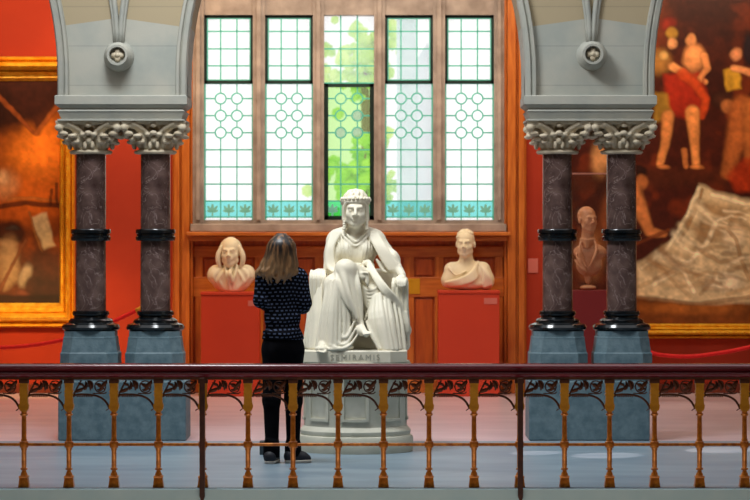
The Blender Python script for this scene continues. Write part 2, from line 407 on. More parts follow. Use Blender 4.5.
SX0, SX1 = PX(193, YW), PX(504, YW)      # stone window surround
WX0, WX1 = PX(173, YW), PX(526, YW)      # wood bay
zS = PZ(222, YW); zTop = 6.0
LIGHTS = [(204,253), (265,313), (324,374), (385,433), (445,494)]
# red walls either side
struct(MB().box(-8, WX0, YW, YW+.2, 0, zTop).obj('wall_left', M['red_wall']))
struct(MB().box(WX1, 8, YW, YW+.2, 0, zTop).obj('wall_right', M['red_wall']))
struct(MB().box(-8, WX0, YW-.02, YW, 0, .10, .004).obj('baseboard_left', M['wood_dark']))
struct(MB().box(WX1, 8, YW-.02, YW, 0, .10, .004).obj('baseboard_right', M['wood_dark']))
# window wall: stone around five lights
edges = [SX0]+[PX(x, YW) for l in LIGHTS for x in l]+[SX1]
zT0, zT1 = PZ(83.5, YW), PZ(15, YW); zB0 = PZ(220, YW)
w = MB()
for i in range(0, len(edges), 2): w.box(edges[i], edges[i+1], YW-.05, YW+.18, zS-.02, zTop)
for a, b in LIGHTS:
    w.box(PX(a,YW), PX(b,YW), YW-.02, YW+.18, zT1, zTop); w.box(PX(a,YW), PX(b,YW), YW-.02, YW+.18, zS-.02, zB0)
struct(w.obj('wall_back', M['win_stone']))
struct(MB().box(WX0, WX1, YW+.06, YW+.25, 0, zS-.02).obj('wall_back_lower', M['wood_panel']))
m_ = MB()
for i in range(0, len(edges), 2):
    a, b = edges[i], edges[i+1]; c = (a+b)/2; hw = (b-a)/2
    m_.prism([(c-hw*.35, zB0), (c+hw*.35, zB0), (c+hw*.35, zTop), (c-hw*.35, zTop)], YW-.085, YW-.05)
struct(m_.obj('trim_mullions', M['win_stone']))
m_ = MB().box(SX0-.02, SX1+.02, YW-.14, YW+.1, PZ(232,YW), zS-.02, .01); struct(m_.obj('trim_stone_sill', M['win_stone']))
m_ = MB().box(SX0-.06, SX1+.06, YW-.20, YW+.1, PZ(236,YW), PZ(232,YW), .008).box(SX0-.03, SX1+.03, YW-.15, YW+.1, PZ(241,YW), PZ(236.2,YW), .006)
struct(m_.obj('trim_wood_sill', M['wood_h']))
# wood pilasters, layered strips
for nm, x0, x1 in (('trim_left', WX0, SX0), ('trim_right', SX1, WX1)):
    d = (x1-x0); m_ = MB()
    if nm == 'trim_right': st = [(0,.12,.02),(.14,.52,.07),(.54,.62,.04),(.64,.92,.06),(.94,1,.02)]
    else: st = [(0,.06,.02),(.08,.36,.06),(.38,.46,.04),(.48,.86,.07),(.88,1,.02)]
    m_.box(x0, x1, YW-.015, YW+.15, 0, zTop)
    for a, b, t in st: m_.box(x0+a*d, x0+b*d, YW-t-.03, YW, 0, zTop, .004)
    struct(m_.obj(nm, M['wood']))
# panelling below the window
m_ = MB(); rails = [(PZ(241,YW), PZ(246,YW), -.0, 'd'), (PZ(246,YW), PZ(257,YW), .045, 'r'), (PZ(277,YW), PZ(297,YW), .045, 'r'), (PZ(380,YW), 0, .05, 'r')]
for z1, z0, t, kk in rails: m_.box(SX0, SX1, YW+.1-t-.03, YW+.11, z0, z1, .006 if t else 0)
struct(m_.obj('trim_panel_rails', M['wood_h']))
m_ = MB(); recess = []
for a, b in LIGHTS:
    c = (a+b)/2; recess += [(c-26, c-5), (c+5, c+26)]
xs = [195]+[x for r in recess for x in r]+[503]
for i in range(0, len(xs), 2): m_.box(PX(xs[i],YW), PX(xs[i+1],YW), YW+.030, YW+.07, 0, PZ(246,YW)-.001, .004)
struct(m_.obj('trim_panel_stiles', M['wood']))
m_ = MB()
for a, b in recess:
    for y0, y1 in ((257,277), (297,380)):
        x0, x1, z0, z1 = PX(a,YW), PX(b,YW), PZ(y1,YW), PZ(y0,YW)
        m_.box(x0+.02, x1-.02, YW+.042, YW+.07, z0+.02, z1-.02, .008)
struct(m_.obj('trim_panels', M['wood_panel']))
# unseen gallery ceiling and hall's far walls, put in to shut out sky light
struct(MB().box(-8, 8, YP+.6, YW+.2, zTop, zTop+.2).obj('ceiling', M['plaster']))
struct(MB().box(-8, 8, -4, YP-6, 7, 7.2).obj('ceiling_hall', M['plaster']))  # unseen, stops short so the open gap lights the statue from above
struct(MB().box(-8.2, -8, -4, YW+.2, -4, 7).obj('wall_far_left', M['plaster']))
struct(MB().box(8, 8.2, -4, YW+.2, -4, 7).obj('wall_far_right', M['plaster']))
struct(MB().box(-8, 8, -4.2, -4, -4, 7).obj('wall_behind', M['plaster']))
struct(MB().box(-8, 8, -4, YF-.6, -4.2, -4).obj('floor_stairwell', M['plaster']))

# windows
def bar(m, x0, z0, x1, z1, w, y): 
    v = Vector((x1-x0, z1-z0)).normalized()*w/2; n = Vector((-v.y, v.x))
    m.prism([(x0-n.x, z0-n.y), (x1-n.x, z1-n.y), (x1+n.x, z1+n.y), (x0+n.x, z0+n.y)], y-.006, y+.006)
def ringm(m, cx, cz, r, w, y, seg=20):
    a = [(cx+(r+w/2)*math.cos(2*PI*i/seg), y-.008, cz+(r+w/2)*math.sin(2*PI*i/seg)) for i in range(seg)]
    b = [(cx+(r-w/2)*math.cos(2*PI*i/seg), y-.008, cz+(r-w/2)*math.sin(2*PI*i/seg)) for i in range(seg)]
    c = [(x, y+.008, z) for x, _, z in b]; d = [(x, y+.008, z) for x, _, z in a]
    m.loft([a, b, c, d, a], caps=False)
for wi, (a, b) in enumerate(LIGHTS):
    root = bpy.data.objects.new('window_%d' % (wi+1), None); C.objects.link(root); struct(root)
    x0, x1 = PX(a,YW), PX(b,YW); root.location = ((x0+x1)/2, YW+.08, zB0)
    y = YW+.06; px = 1.0*YW/F
    mid = wi == 2
    up = MB(); lo = MB(); ld = MB()
    # upper light
    fw = .035
    if not mid:
        for q in ((x0,x0+fw*.8,zT0,zT1),(x1-fw*.8,x1,zT0,zT1),(x0,x1,zT1-fw*.8,zT1),(x0,x1,zT0,zT0+fw)): up.box(q[0],q[1],y-.025,y+.025,q[2],q[3])
        up.obj('casement', M['casement'], root)
        for q in ((x0+fw*.8,x0+fw*1.15,zT0+fw,zT1-fw),(x1-fw*1.15,x1-fw*.8,zT0+fw,zT1-fw),(x0+fw*.8,x1-fw*.8,zT0+fw,zT0+fw*1.35),(x0+fw*.8,x1-fw*.8,zT1-fw*1.15,zT1-fw*.8)): ld.box(q[0],q[1],y-.008,y+.008,q[2],q[3])
    else:
        g = .045
        for q in ((x0,x0+g,zB0,zT0),(x1-g,x1,zB0,zT0),(x0,x1,zT0-g*.8,zT0),(x0,x1,zB0,zB0+g)): up.box(q[0],q[1],y-.03,y+.03,q[2],q[3])
        up.obj('casement', M['casement'], root)
    c1, c2 = x0+(x1-x0)/3, x0+(x1-x0)*2/3
    for c in (c1, c2): bar(ld, c, zT0, c, zT1, .015, y)
    for yy in (31, 48.5, 65.5): bar(ld, x0, PZ(yy,YW), x1, PZ(yy,YW), .015, y)
    bar(ld, x0, zT0+.006, x1, zT0+.006, .02, y)
    # lower light
    zc = [PZ(t,YW) for t in (98.3,115.4,132.5)]; rr = 5.4*px
    zz = [PZ(t,YW) for t in (149.6,166.8,184,201,217)]
    for c in (c1, c2):
        bar(ld, c, zT0, c, zc[0]+rr, .013, y); bar(ld, c, zc[0]-rr, c, zc[1]+rr, .013, y); bar(ld, c, zc[1]-rr, c, zc[2]+rr, .013, y); bar(ld, c, zc[2]-rr, c, zB0, .013, y)
    for z in zc:
        bar(ld, x0, z, c1-rr, z, .015, y); bar(ld, c1+rr, z, c2-rr, z, .015, y); bar(ld, c2+rr, z, x1, z, .015, y)
        for c in (c1, c2): ringm(ld, c, z, rr, .015, y)
    for z in zz: bar(ld, x0, z, x1, z, .015, y)
    for xx in (x0+.008, x1-.008): bar(ld, xx, zB0, xx, zT0, .016, y)
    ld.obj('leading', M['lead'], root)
    MB().box(x0, x1, y+.010, y+.014, zz[3], zT0).obj('pane', M['mid_glass' if mid else 'pane'], root)
    MB().box(x0, x1, y+.010, y+.014, zT0, zT1).obj('upper_pane', M['pane'], root)
    g = MB().box(x0, x1, y+.010, y+.014, zz[4], zz[3]).obj('coloured_pane', M['green_glass' if mid else 'teal_glass'], root)
    pm = MB()
    for c in ((x0+c1)/2, (c1+c2)/2, (c2+x1)/2):
        zb = zz[4]+.03
        for ang, L, wd in ((0,.10,.022),(.62,.095,.02),(-.62,.095,.02),(1.2,.07,.018),(-1.2,.07,.018)):
            dx, dz = math.sin(ang), math.cos(ang)
            poly = [(c+dx*L*t-dz*wd*s_, zb+.02+dz*L*t*.95+dx*wd*s_) for t, s_ in ((.05,.2),(.5,.75),(.8,.6),(1,0),(.8,-.6),(.5,-.75),(.05,-.2))]
            pm.prism(poly, y-.004, y+.004)
        pm.prism([(c-.012,zb-.018),(c+.012,zb-.018),(c+.006,zb+.03),(c-.006,zb+.03)], y-.003, y+.003)
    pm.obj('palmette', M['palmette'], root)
    for zi, z in enumerate(zc):
        if mid:
            dk = MB()
            for c in ((), (c2,), (c1, c2))[zi]: dk.prism([(c+(rr-.006)*math.cos(2*PI*i/20), z+(rr-.006)*math.sin(2*PI*i/20)) for i in range(20)], y-.003, y+.003)
            if zi: dk.obj('roundel', M['lilac_glass'], root)
    MB().box(x0, x1, y+.010, y+.014, zB0, zz[4]).obj('bottom_pane', M['pane'], root)
# small bronze-green catches are part of the casements; outside: trees and houses
def foliage(name, label, x, y, z, r, n, m, trunk, seed):
    rn = random.Random(seed); e = empty(name, (x, y, -1.0), label, 'tree', 'trees outside the middle window')
    b = bmesh.new()
    for i in range(n):
        c = Vector((rn.gauss(0,.45)*r, rn.gauss(0,.4)*r, rn.gauss(0,.55)*r))+Vector((x,y,z)); q = r*rn.uniform(.10,.22)
        g = bmesh.ops.create_icosphere(b, subdivisions=1, radius=q)
        for v in g['verts']: v.co = v.co*(1+rn.uniform(-.12,.12))+c
    MB().bm(b).obj('foliage', m, e, True)
    MB().tube([(x,y,-1),(x+.1,y,z*.5),(x,y,z)], [.2,.14,.08]).obj('trunk', M['wood_dark'], e)
YT = YW+26
foliage('tree', 'bright green leafy tree behind the middle window light, lower part', PX(362,YT), YT, PZ(178,YT), .8, 90, M['leaf'], 1, 3)
foliage('tree', 'yellow green tree top filling the upper middle window light', PX(364,YT+3), YT+3, PZ(66,YT+3), .8, 90, M['leaf2'], 1, 5)
YH = YW+16
h = empty('street_house', (PX(424,YH), YH, -1), 'pale green house front faintly seen through the fourth window light', 'building')
MB().box(PX(398,YH), PX(417,YH), YH, YH+3, -1, PZ(8,YH)).obj('tower', M['green_facade'], h)
MB().box(PX(417,YH), PX(440,YH), YH+.6, YH+3, -1, PZ(60,YH)).prism([(PX(415,YH),PZ(60,YH)),(PX(442,YH),PZ(60,YH)),(PX(428,YH),PZ(40,YH))], YH+.6, YH+3).obj('wing', M['facade'], h)

# ================================================================== ARCADE
YA = YP+.02; AX = PX(356, YA)     # arcade centre line
XE = PX(187, YA); XL = PX(57, YA)
XE2 = PX(525, YA); XR2 = PX(655, YA)
zs = PZ(76, YA); Rr = 2.85; zI = PZ(95, YA-.02)
span = XE2-XE
def arc_pts(xe, sgn, n=20):
    """from the springing up; sgn=+1 arch rises to the right"""
    tm = math.acos((Rr-span/2)/Rr)
    return [(xe+sgn*(Rr-Rr*math.cos(tm*i/n)), zs+Rr*math.sin(tm*i/n)) for i in range(n+1)]
apz = arc_pts(0,1)[-1][1]
def pier_poly(xl, xr):
    L = arc_pts(xl, -1); R_ = arc_pts(xr, 1)
    return [(xl, zI)]+[(xr, zI)]+R_+[(R_[-1][0], 6.3), (L[-1][0], 6.3)]+L[::-1]
w = MB()
for xl, xr in ((XL, XE), (XE2, XR2)): w.prism(pier_poly(xl, xr), YA+.05, YP+.60)
# outer plain walls beyond the side arches
L = arc_pts(XL, -1); xo = L[-1][0]; Lo = [(2*xo-x, z) for x, z in L]
w.prism([(-8, -.0), (Lo[0][0], 0)]+Lo+[(xo, 6.3), (-8, 6.3)], YA+.05, YP+.60)
Rt = arc_pts(XR2, 1); xo2 = Rt[-1][0]; Ro = [(2*xo2-x, z) for x, z in Rt]
w.prism([(8, 6.3), (xo2, 6.3)]+Ro[::-1]+[(Ro[0][0], 0), (8, 0)], YA+.05, YP+.60)
struct(w.obj('wall_arcade', M['arcade']))
def archivolt(xe, sgn, parent=None):
    base = [(xe, zI)]+arc_pts(xe, sgn, 24)
    m = MB(); prof = [(0,.02),(0,-.02),(.012,-.04),(.045,-.045),(.058,-.03),(.068,-.045),(.088,-.045),(.095,-.02),(.100,.06),(0,.06)]
    rings = []
    for i, (x, z) in enumerate(base):
        a = base[max(i-1,0)]; b = base[min(i+1,len(base)-1)]; t = Vector((b[0]-a[0], b[1]-a[1])).normalized()
        n = Vector((-t.y, t.x))*(1 if sgn > 0 else -1)   # into the pier
        rings.append([(x+n.x*o, YA+.05+dy*1.3, z+n.y*o) for o, dy in prof])
    m.loft(rings); return m
m_ = MB()
for xe, sg in ((XE,1),(XE2,-1),(XL,-1),(XR2,1)):
    q = archivolt(xe, sg); m_.add(q.v, q.f)
struct(m_.obj('trim_arch_mouldings', M['grey_stone']))
# boss with twin ribs
def boss(px, py, label):
    c = P(px, py, YA); e = empty('wall_boss', (c[0], YA+.05, c[2]), label, 'ornament', 'carved bosses on the arcade piers')
    m = MB(); seg = 32
    prof = [(.125,.05),(.125,.03),(.115,.015),(.10,.0),(.112,-.015),(.10,-.045),(.088,-.055),(.092,-.075),(.084,-.085),(.066,-.085),(.060,-.05),(0.001,-.045)]
    rings = [[(c[0]+r*math.cos(2*PI*i/seg), YA+.0+y*1.5, c[2]+r*math.sin(2*PI*i/seg)) for i in range(seg)] for r, y in prof]
    m.loft(rings, caps=False).obj('moulded_ring', M['grey_stone'], e, 'auto')
    f = Field(c+np.array([-.09,-.2,-.09]), c+np.array([.09,.02,.09]), .005)
    for k in range(4):
        a = k*PI/2+PI/2; f.ell(c+np.array([.03*math.cos(a),-.085,.03*math.sin(a)]), (.024,.02,.024), .006)
    f.ell(c+np.array([0,-.10,0]), .018, .004)
    f.obj('flower', M['capital'], e)
    r = MB()
    for sg in (-1,1):
        for off, rad in ((.022,.024),(.055,.014)):
            pts = []
            for i in range(15):
                t = i/14; z = c[2]+.08+t*1.75
                x = c[0]+sg*(off*(.55+.45*min(1,t*3))+ .9*t**2.1*.62)
                pts.append((x, YA+.035, z))
            r.tube(pts, rad, 10, 1.6)
    r.obj('twin_rib', M['grey_stone'], e, True)
boss(118.5, 56, 'round carved boss under twin ribs on the left arcade pier')
boss(592, 55, 'round carved boss under twin ribs on the right arcade pier')

def octo(cx, cy, h, ch):
    a = h-ch
    return [(cx-a,cy-h),(cx+a,cy-h),(cx+h,cy-a),(cx+h,cy+a),(cx+a,cy+h),(cx-a,cy+h),(cx-h,cy+a),(cx-h,cy-a)]
YC = YP+.28
def column(px, label):
    cx = PX(px, YC); e = empty('column', (cx, YC, PZ(381,YP+.02)), label, 'column', 'dark marble arcade columns')
    dz = lambda y: PZ(y, YC)
    z0 = PZ(381, YP+.02); zA = PZ(354, YP+.02); zB = PZ(331.5, YP+.05)
    m = MB(); rg = []
    for h, ch, z in ((.238,.085,z0),(.238,.085,zA),(.230,.085,zA+.012),(.222,.085,zA+.06),(.215,.085,zB-.065),(.215,.085,zB-.05),(.208,.085,zB-.045),(.208,.09,zB)):
        rg.append([(x,y,z) for x,y in octo(cx,YC,h,ch)])
    m.loft(rg).obj('pedestal', M['plinth'], e)
    prof = [(.215,zB),(.238,zB+.012),(.242,zB+.03),(.23,zB+.052),(.20,zB+.062),(.185,zB+.068),(.182,zB+.085),(.165,zB+.10),(.140,zB+.108),(.138,zB+.122),(.150,zB+.130),(.154,zB+.145),(.148,zB+.162),(.128,zB+.168)]
    MB().lathe(cx, YC, prof, 40).obj('base_ring', M['black_stone'], e, 'auto')
    zt = dz(153)
    MB().lathe(cx, YC, [(.126,zB+.16),(.124,zB+.5),(.122,zt)], 40).obj('shaft', M['shaft'], e, 'auto')
    zr = dz(235)
    MB().lathe(cx, YC, [(.124,zr-.05),(.158,zr-.048),(.164,zr-.038),(.164,zr-.014),(.156,zr-.008),(.156,zr+.008),(.164,zr+.014),(.164,zr+.038),(.158,zr+.048),(.124,zr+.05)], 40).obj('shaft_ring', M['black_stone'], e, 'auto')
    MB().lathe(cx, YC, [(.12,zt-.012),(.165,zt-.010),(.178,zt+.004),(.170,zt+.018),(.13,zt+.028)], 40).obj('astragal', M['capital'], e, True)
    # capital: bell, leaves, corner scrolls
    zc0 = zt+.01; zc1 = PZ(120.5, YP+.02); H = zc1-zc0; c = np.array([cx, YC, zc0])
    f = Field((cx-.31, YC-.31, zc0-.02), (cx+.31, YC+.31, zc1+.02), .0075)
    f.cap(c+[0,0,.0], c+[0,0,H*.35], .125, .145, .02); f.cap(c+[0,0,H*.35], c+[0,0,H*.8], .145, .198, .02)
    for k in range(4):
        a = PI/4+k*PI/2; u = np.array([math.cos(a), math.sin(a), 0]); v = np.array([-u[1], u[0], 0])
        for s_ in (-1,1):
            f.strand([c+u*.12+v*s_*.03+[0,0,.02], c+u*.16+v*s_*.05+[0,0,H*.4], c+u*.23+v*s_*.05+[0,0,H*.78], c+u*.30+v*s_*.02+[0,0,H*.86]], [.022,.03,.03,.022], .012)
            f.ell(c+u*.255+v*s_*.075+[0,0,H*.50], (.038,.038,.018), .02)
            f.ell(c+u*.215+v*s_*.06+[0,0,H*.30], (.034,.034,.018), .02)
        f.ell(c+u*.335+[0,0,H*.78], (.036,.036,.032), .012)
        f.ell(c+u*.295+[0,0,H*.58], (.042,.042,.022), .02); f.ell(c+u*.245+[0,0,H*.40], (.036,.036,.02), .02)
        a = k*PI/2; u = np.array([math.cos(a), math.sin(a), 0]); v = np.array([-u[1], u[0], 0])
        for s_ in (-1,1):   # V of stems on each face
            f.strand([c+u*.15+v*s_*.0+[0,0,H*.35], c+u*.20+v*s_*.07+[0,0,H*.68], c+u*.235+v*s_*.16+[0,0,H*.92]], [.016,.02,.026], .008)
            f.ell(c+u*.20+v*s_*.045+[0,0,H*.55], (.028,.028,.018), .008)
            f.ell(c+u*.175+v*s_*.03+[0,0,H*.2], (.018,.018,.035), .008)
        f.ell(c+u*.215+[0,0,H*.60], (.03,.03,.022), .008); f.ell(c+u*.185+[0,0,H*.36], (.024,.024,.03), .008)
        f.ell(c+u*.225+[0,0,H*.86], (.03,.03,.02), .01); f.ell(c+u*.17+[0,0,H*.75], (.04,.04,.03), .006, True)
    q = .268
    f.obj('capital', M['capital'], e)
    rg = []
    for z, inn in ((zc1-.030, .004),(zc1-.012, 0),(zc1, 0)):
        r_ = []
        for k in range(4):
            ca, sa = math.cos(k*PI/2), math.sin(k*PI/2)
            for t in (-1,-.94,-.6,-.3,0,.3,.6,.94):
                yy = -(q-inn)+.03*(1-abs(t)**2); xx = t*(q-inn)
                if abs(t) == 1: xx = -(q-inn)+.015; yy = -(q-inn)+.015
                r_.append((cx+xx*ca-yy*sa, YC+xx*sa+yy*ca, z))
        rg.append(r_)
    MB().loft(rg).obj('abacus', M['capital'], e)
column(91, 'dark marble column at the far left, foliate capital over the gold frame edge')
column(155.5, 'dark marble column left of the window, inner one of the left pair')
column(557.5, 'dark marble column right of the window, inner one of the right pair')
column(621.5, 'dark marble column before the large painting, outer one of the right pair')
for x0, x1, side in ((58,186,'left'), (529,650,'right')):
    m = MB(); a, b = PX(x0,YP), PX(x1,YP); zt = PZ(381,YP+.02)
    o = MB().box(a, b, YP, YP+.56, 0, zt, .012).obj('column_plinth', M['plinth'], None, False, origin=((a+b)/2, YC, 0))
    tag(o, 'blue grey stone plinth block carrying the %s pair of columns' % side, 'plinth', 'column plinths')
for x0, x1, side in ((54.5,187,'left'), (524,657,'right')):
    a, b = PX(x0,YP-.02), PX(x1,YP-.02); d = YP-.02; prof = [(.022,PZ(120.5,d)),(.022,PZ(119,d)),(.05,PZ(118.5,d)),(.028,PZ(112,d)),(.02,PZ(111,d)),(.035,PZ(109.5,d)),(.045,PZ(108.5,d)),(.012,PZ(105.5,d)),(0,PZ(104,d)),(0,PZ(96,d)),(.012,PZ(95,d))]
    rings = [[(a+i,d+i,z),(b-i,d+i,z),(b-i,YP+.58-i,z),(a+i,YP+.58-i,z)] for i,z in prof]
    o = MB().loft(rings).obj('impost_block', M['grey_stone'], None, False, origin=((a+b)/2, YC, PZ(120.5,d)))
    tag(o, 'moulded grey stone impost slab on top of the %s pair of capitals' % side, 'impost', 'impost slabs')

# ================================================================== RAILING
rail = empty('railing', (0, YF+.05, 0), 'bronze balustrade with dark red wooden handrail along the floor edge', 'railing')
YR = YF+.05; sR = (YF+.05)/F
RX = lambda px: (px-375)*sR
RZ = lambda py: EYE-(py-HZ)*sR
zt = RZ(363.5)
prof = []
for cz, rz_, ry_ in ((zt-.018,.018,.058),(zt-.068,.021,.054)):
    prof.append([(-ry_*math.cos(a_), cz+rz_*math.sin(a_)) for a_ in [PI/2-PI*k_/8 for k_ in range(9)]])
lf = prof[0]+prof[1]; prof = [(-abs(y_), z_) for y_, z_ in lf]; prof = prof+[(-y_, z_) for y_, z_ in prof[::-1]]
prof = [(y_ if abs(y_) > .03 else math.copysign(.03, y_ if y_ else (-1 if n_ < 18 else 1)), z_) for n_, (y_, z_) in enumerate(prof)]
MB().loft([[(x,YR+y,z) for y,z in prof] for x in (-4.2,4.2)]).obj('handrail', M['mahogany'], rail, 'auto')
MB().box(-4.2, 4.2, YR-.022, YR+.022, zt-.106, zt-.088).obj('support_bar', M['iron'], rail)
zc = RZ(444.5)
m_ = MB().tube([(-4.2,YR,zc),(4.2,YR,zc)], .0105, 10); m_.obj('lower_rail', M['bronze'], rail, True)
BX = [24+45.0*i for i in range(-1, 17)]
BX = [24.0,69,114,158.5,203,248,293,338,383.5,429,474,519.5,564.5,609.5,654.5,699.5,744.5]
def baluster():
    x = 0; zk = zc
    m = MB(); o = lambda h, z: [(x-h,YR-h,z),(x+h,YR-h,z),(x+h,YR+h,z),(x-h,YR+h,z)]
    zf = 0
    rg = [o(.034,zf),(o(.035,zf+.012)),o(.033,zf+.016),o(.028,zf+.062),o(.031,zf+.066),o(.031,zf+.074),o(.02,zf+.080)]
    m.loft(rg)
    m.lathe(x, YR, [(.024,.078),(.022,.09),(.014,.105),(.013,.112),(.024,.117),(.024,.125),(.015,.130),(.0165,.14),(.0165,zk-.04),(.020,zk-.034),(.020,zk+.034),(.0165,zk+.04),(.0155,.47),(.024,.476),(.026,.484),(.018,.490),(.018,.502),(.028,.506)], 16)
    m.lathe(x, YR, [(.02,zk-.024),(.029,zk-.018),(.031,zk),(.029,zk+.018),(.02,zk+.024)], 12)
    b = m.obj('baluster', M['bronze'], rail, 'auto', origin=(0,YR,0))
    zt2 = zt-.106
    out = [(.012,.500),(.024,.508),(.031,.522),(.033,.540),(.027,.556),(.025,.60),(.031,.612),(.024,.622),(.031,.632),(.025,.643),(.027,.68),(.029,zt2-.03),(.029,zt2-.02)]
    poly = [(x+a,z) for a,z in out]+[(x-a,z) for a,z in out[::-1]]
    p = MB().prism(poly, YR-.024, YR+.024).obj('bracket_plate', M['brass'], b)
    MB().box(x-.032,x+.032,YR-.027,YR+.027,zt2-.024,zt2,.004).obj('cap_block', M['iron'], b)
    return b
b0 = baluster(); b0.location.x = RX(BX[0])
for px in BX[1:]: copy_tree(b0, rail, Vector((RX(px), b0.location.y, b0.location.z)))
def scroll():
    m = MB(); g = lambda cx, cy: ((cx-62)/7.14*sR, YR, EYE-((cy/7.14+360)-HZ)*sR)   # measured from the bracket's own axis
    T = lambda pts, r: m.tube([tuple(p) for p in crv([g(*p) for p in pts], 5)], r if not isinstance(r, list) else list(np.interp(np.linspace(0,1,(len(pts)-1)*5+1), np.linspace(0,1,len(r)), r)), 6, .8)
    T([(92,252),(150,246),(220,249),(280,264),(322,295),(352,345)], .0075)
    T([(92,262),(110,252),(150,244)], .006)
    for i in range(9): T([(120+i*13,252),(121+i*13,258),(122+i*13,265)], .0045)
    T([(98,245),(112,215),(130,180),(150,145)], .006)           # left stem
    T([(105,232),(122,222),(148,212),(168,196)], [.004,.012,.013,.003])
    T([(168,196),(160,178),(140,170),(128,160)], [.003,.009,.009,.002])
    T([(168,196),(190,186),(215,190),(230,205)], .005)
    T([(168,215),(178,200),(186,175),(178,150)], [.003,.013,.011,.003])
    T([(192,146),(205,160),(216,185),(214,218)], [.003,.011,.013,.003])
    T([(225,205),(232,180),(222,155),(200,148)], .005)
    T([(325,190),(312,160),(285,150),(258,160),(246,190),(258,220),(285,232),(312,222),(325,190)], .0045)
    T([(252,170),(275,178),(296,196),(288,222)], [.003,.013,.014,.004])
    T([(288,200),(305,182),(325,158),(330,142)], [.004,.014,.012,.003])
    T([(262,212),(280,214),(300,204),(318,208)], [.003,.010,.011,.003])
    T([(232,238),(270,240),(310,240),(330,228)], .004)
    T([(352,345),(338,352),(326,362)], .0035)
    return m.obj('scroll_panel', M['iron'], rail, True, origin=(0,YR,0))
s0 = scroll(); s0.location.x = RX(24-45)
for px in BX: copy_tree(s0, rail, Vector((RX(px), s0.location.y, s0.location.z)))
for px in (203.4, 519.5):
    x = RX(px); m = MB().box(x-.017, x+.017, YR-.140, YR-.107, -.05, zt-.09, .003)
    m.box(x-.012, x+.012, YR-.12, YR-.01, RZ(400), RZ(396)); m.box(x-.012, x+.012, YR-.12, YR-.01, zc-.012, zc+.012)
    m.prism([(x-.017,-.05),(x+.017,-.05),(x+.006,-.085),(x-.004,-.085)], YR-.137, YR-.110)
    m.obj('post', M['post'], rail)

# ================================================================== STATUE
YS = 8.37*K+.43; SC = PX(355.5, YS)
def S(px, py, yl=0): return P(px, py, YS+yl)
zSl = PZ(350.5, YS-.4); zPt = PZ(362.5, YS-.4)
ped = empty('statue_pedestal', (SC, YS, 0), 'grey white marble drum pedestal with sunk panels under the seated statue', 'pedestal')
r0 = .415
m_ = MB().lathe(SC, YS, [(.445,0),(.45,.03),(.45,.10),(.44,.125),(.425,.13),(.43,.15),(.43,.165),(.41,.19),(.40,.20),(.40,zPt-.075),(.41,zPt-.06),(.43,zPt-.05),(.43,zPt-.02),(.42,zPt)], 96)
m_.obj('drum', M['drum'], ped, 'auto')
for k in range(8):
    a = -PI/2+k*PI/4; 
    m = MB(); rr = .404
    def patch(x0, x1, z0, z1, t0, t1):
        r1 = []; 
        n = 8; A = [a+(x0+(x1-x0)*i/n)/rr for i in range(n+1)]
        rg = [[(SC+(rr+t)*math.cos(q), YS+(rr+t)*math.sin(q), z) for t, z in ((t0,z0),(t1,z0),(t1,z1),(t0,z1))] for q in A]
        m.loft(rg)
    zl, zh = .245, zPt-.11; hw = .105
    patch(-hw,-hw+.022,zl,zh,-.02,.008); patch(hw-.022,hw,zl,zh,-.02,.008); patch(-hw,hw,zl,zl+.022,-.02,.009); patch(-hw,hw,zh-.022,zh,-.02,.009)
    m.obj('panel_moulding', M['drum'], ped)
st = empty('statue', (SC, YS, zPt), 'white marble statue of a crowned robed woman seated with crossed legs on drum pedestal', 'statue')
hw = .40
m_ = MB(); m_.loft([[(x,y,z) for x,y in octo(SC,YS,hw+i,.13)] for i,z in ((0,zPt),(0,zSl-.012),(-.008,zSl))]).obj('base_slab', M['marble'], st)
cu = bpy.data.curves.new('inscription', 'FONT'); cu.body = 'SEMIRAMIS'; cu.size = .062; cu.align_x = 'CENTER'; cu.extrude = .002; cu.space_character = 1.35
cu.materials.append(mat('carved_letters', rgb(176,172,154), rgb(186,182,164), rough=.7))
to_ = bpy.data.objects.new('lettering', cu); C.objects.link(to_)
bpy.context.view_layer.update(); tm_ = bpy.data.meshes.new_from_object(to_.evaluated_get(bpy.context.evaluated_depsgraph_get()))
bpy.data.objects.remove(to_); to = bpy.data.objects.new('inscription', tm_); C.objects.link(to); to.rotation_euler = (PI/2,0,0)
to.parent = st; to.location = (0, -hw-.001, .018)

# --- chair
f = Field((SC-.47, YS-.42, zSl-.02), (SC+.50, YS+.42, zSl+.75), .008)
f.box((SC, YS+.12, zSl+.15), (.34,.27,.15), .02)
for px, sx, topy in ((318,-1,272), (400,1,280)):
    x = S(px,topy,-.05)[0]; z = S(px,topy,-.05)[2]-.01
    f.box((x, YS+.12, z-.045), (.058,.24,.065), .035)
    f.box((x, YS+.13, (zSl+z-.05)/2), (.042,.24,(z-.03-zSl)/2), .02)
    for j in range(4): f.strand([(x-.05+.033*j, YS-.05, z+.02), (x-.052+.034*j, YS-.125, z-.02), (x-.052+.034*j, YS-.135, z-.12), (x-.05+.034*j, YS-.13, zSl+.05)], [.012,.016,.016,.014], .01)
f.box((SC, YS+.36, zSl+.32), (.33,.04,.30), .03)
f.obj('chair', M['marble'], st)

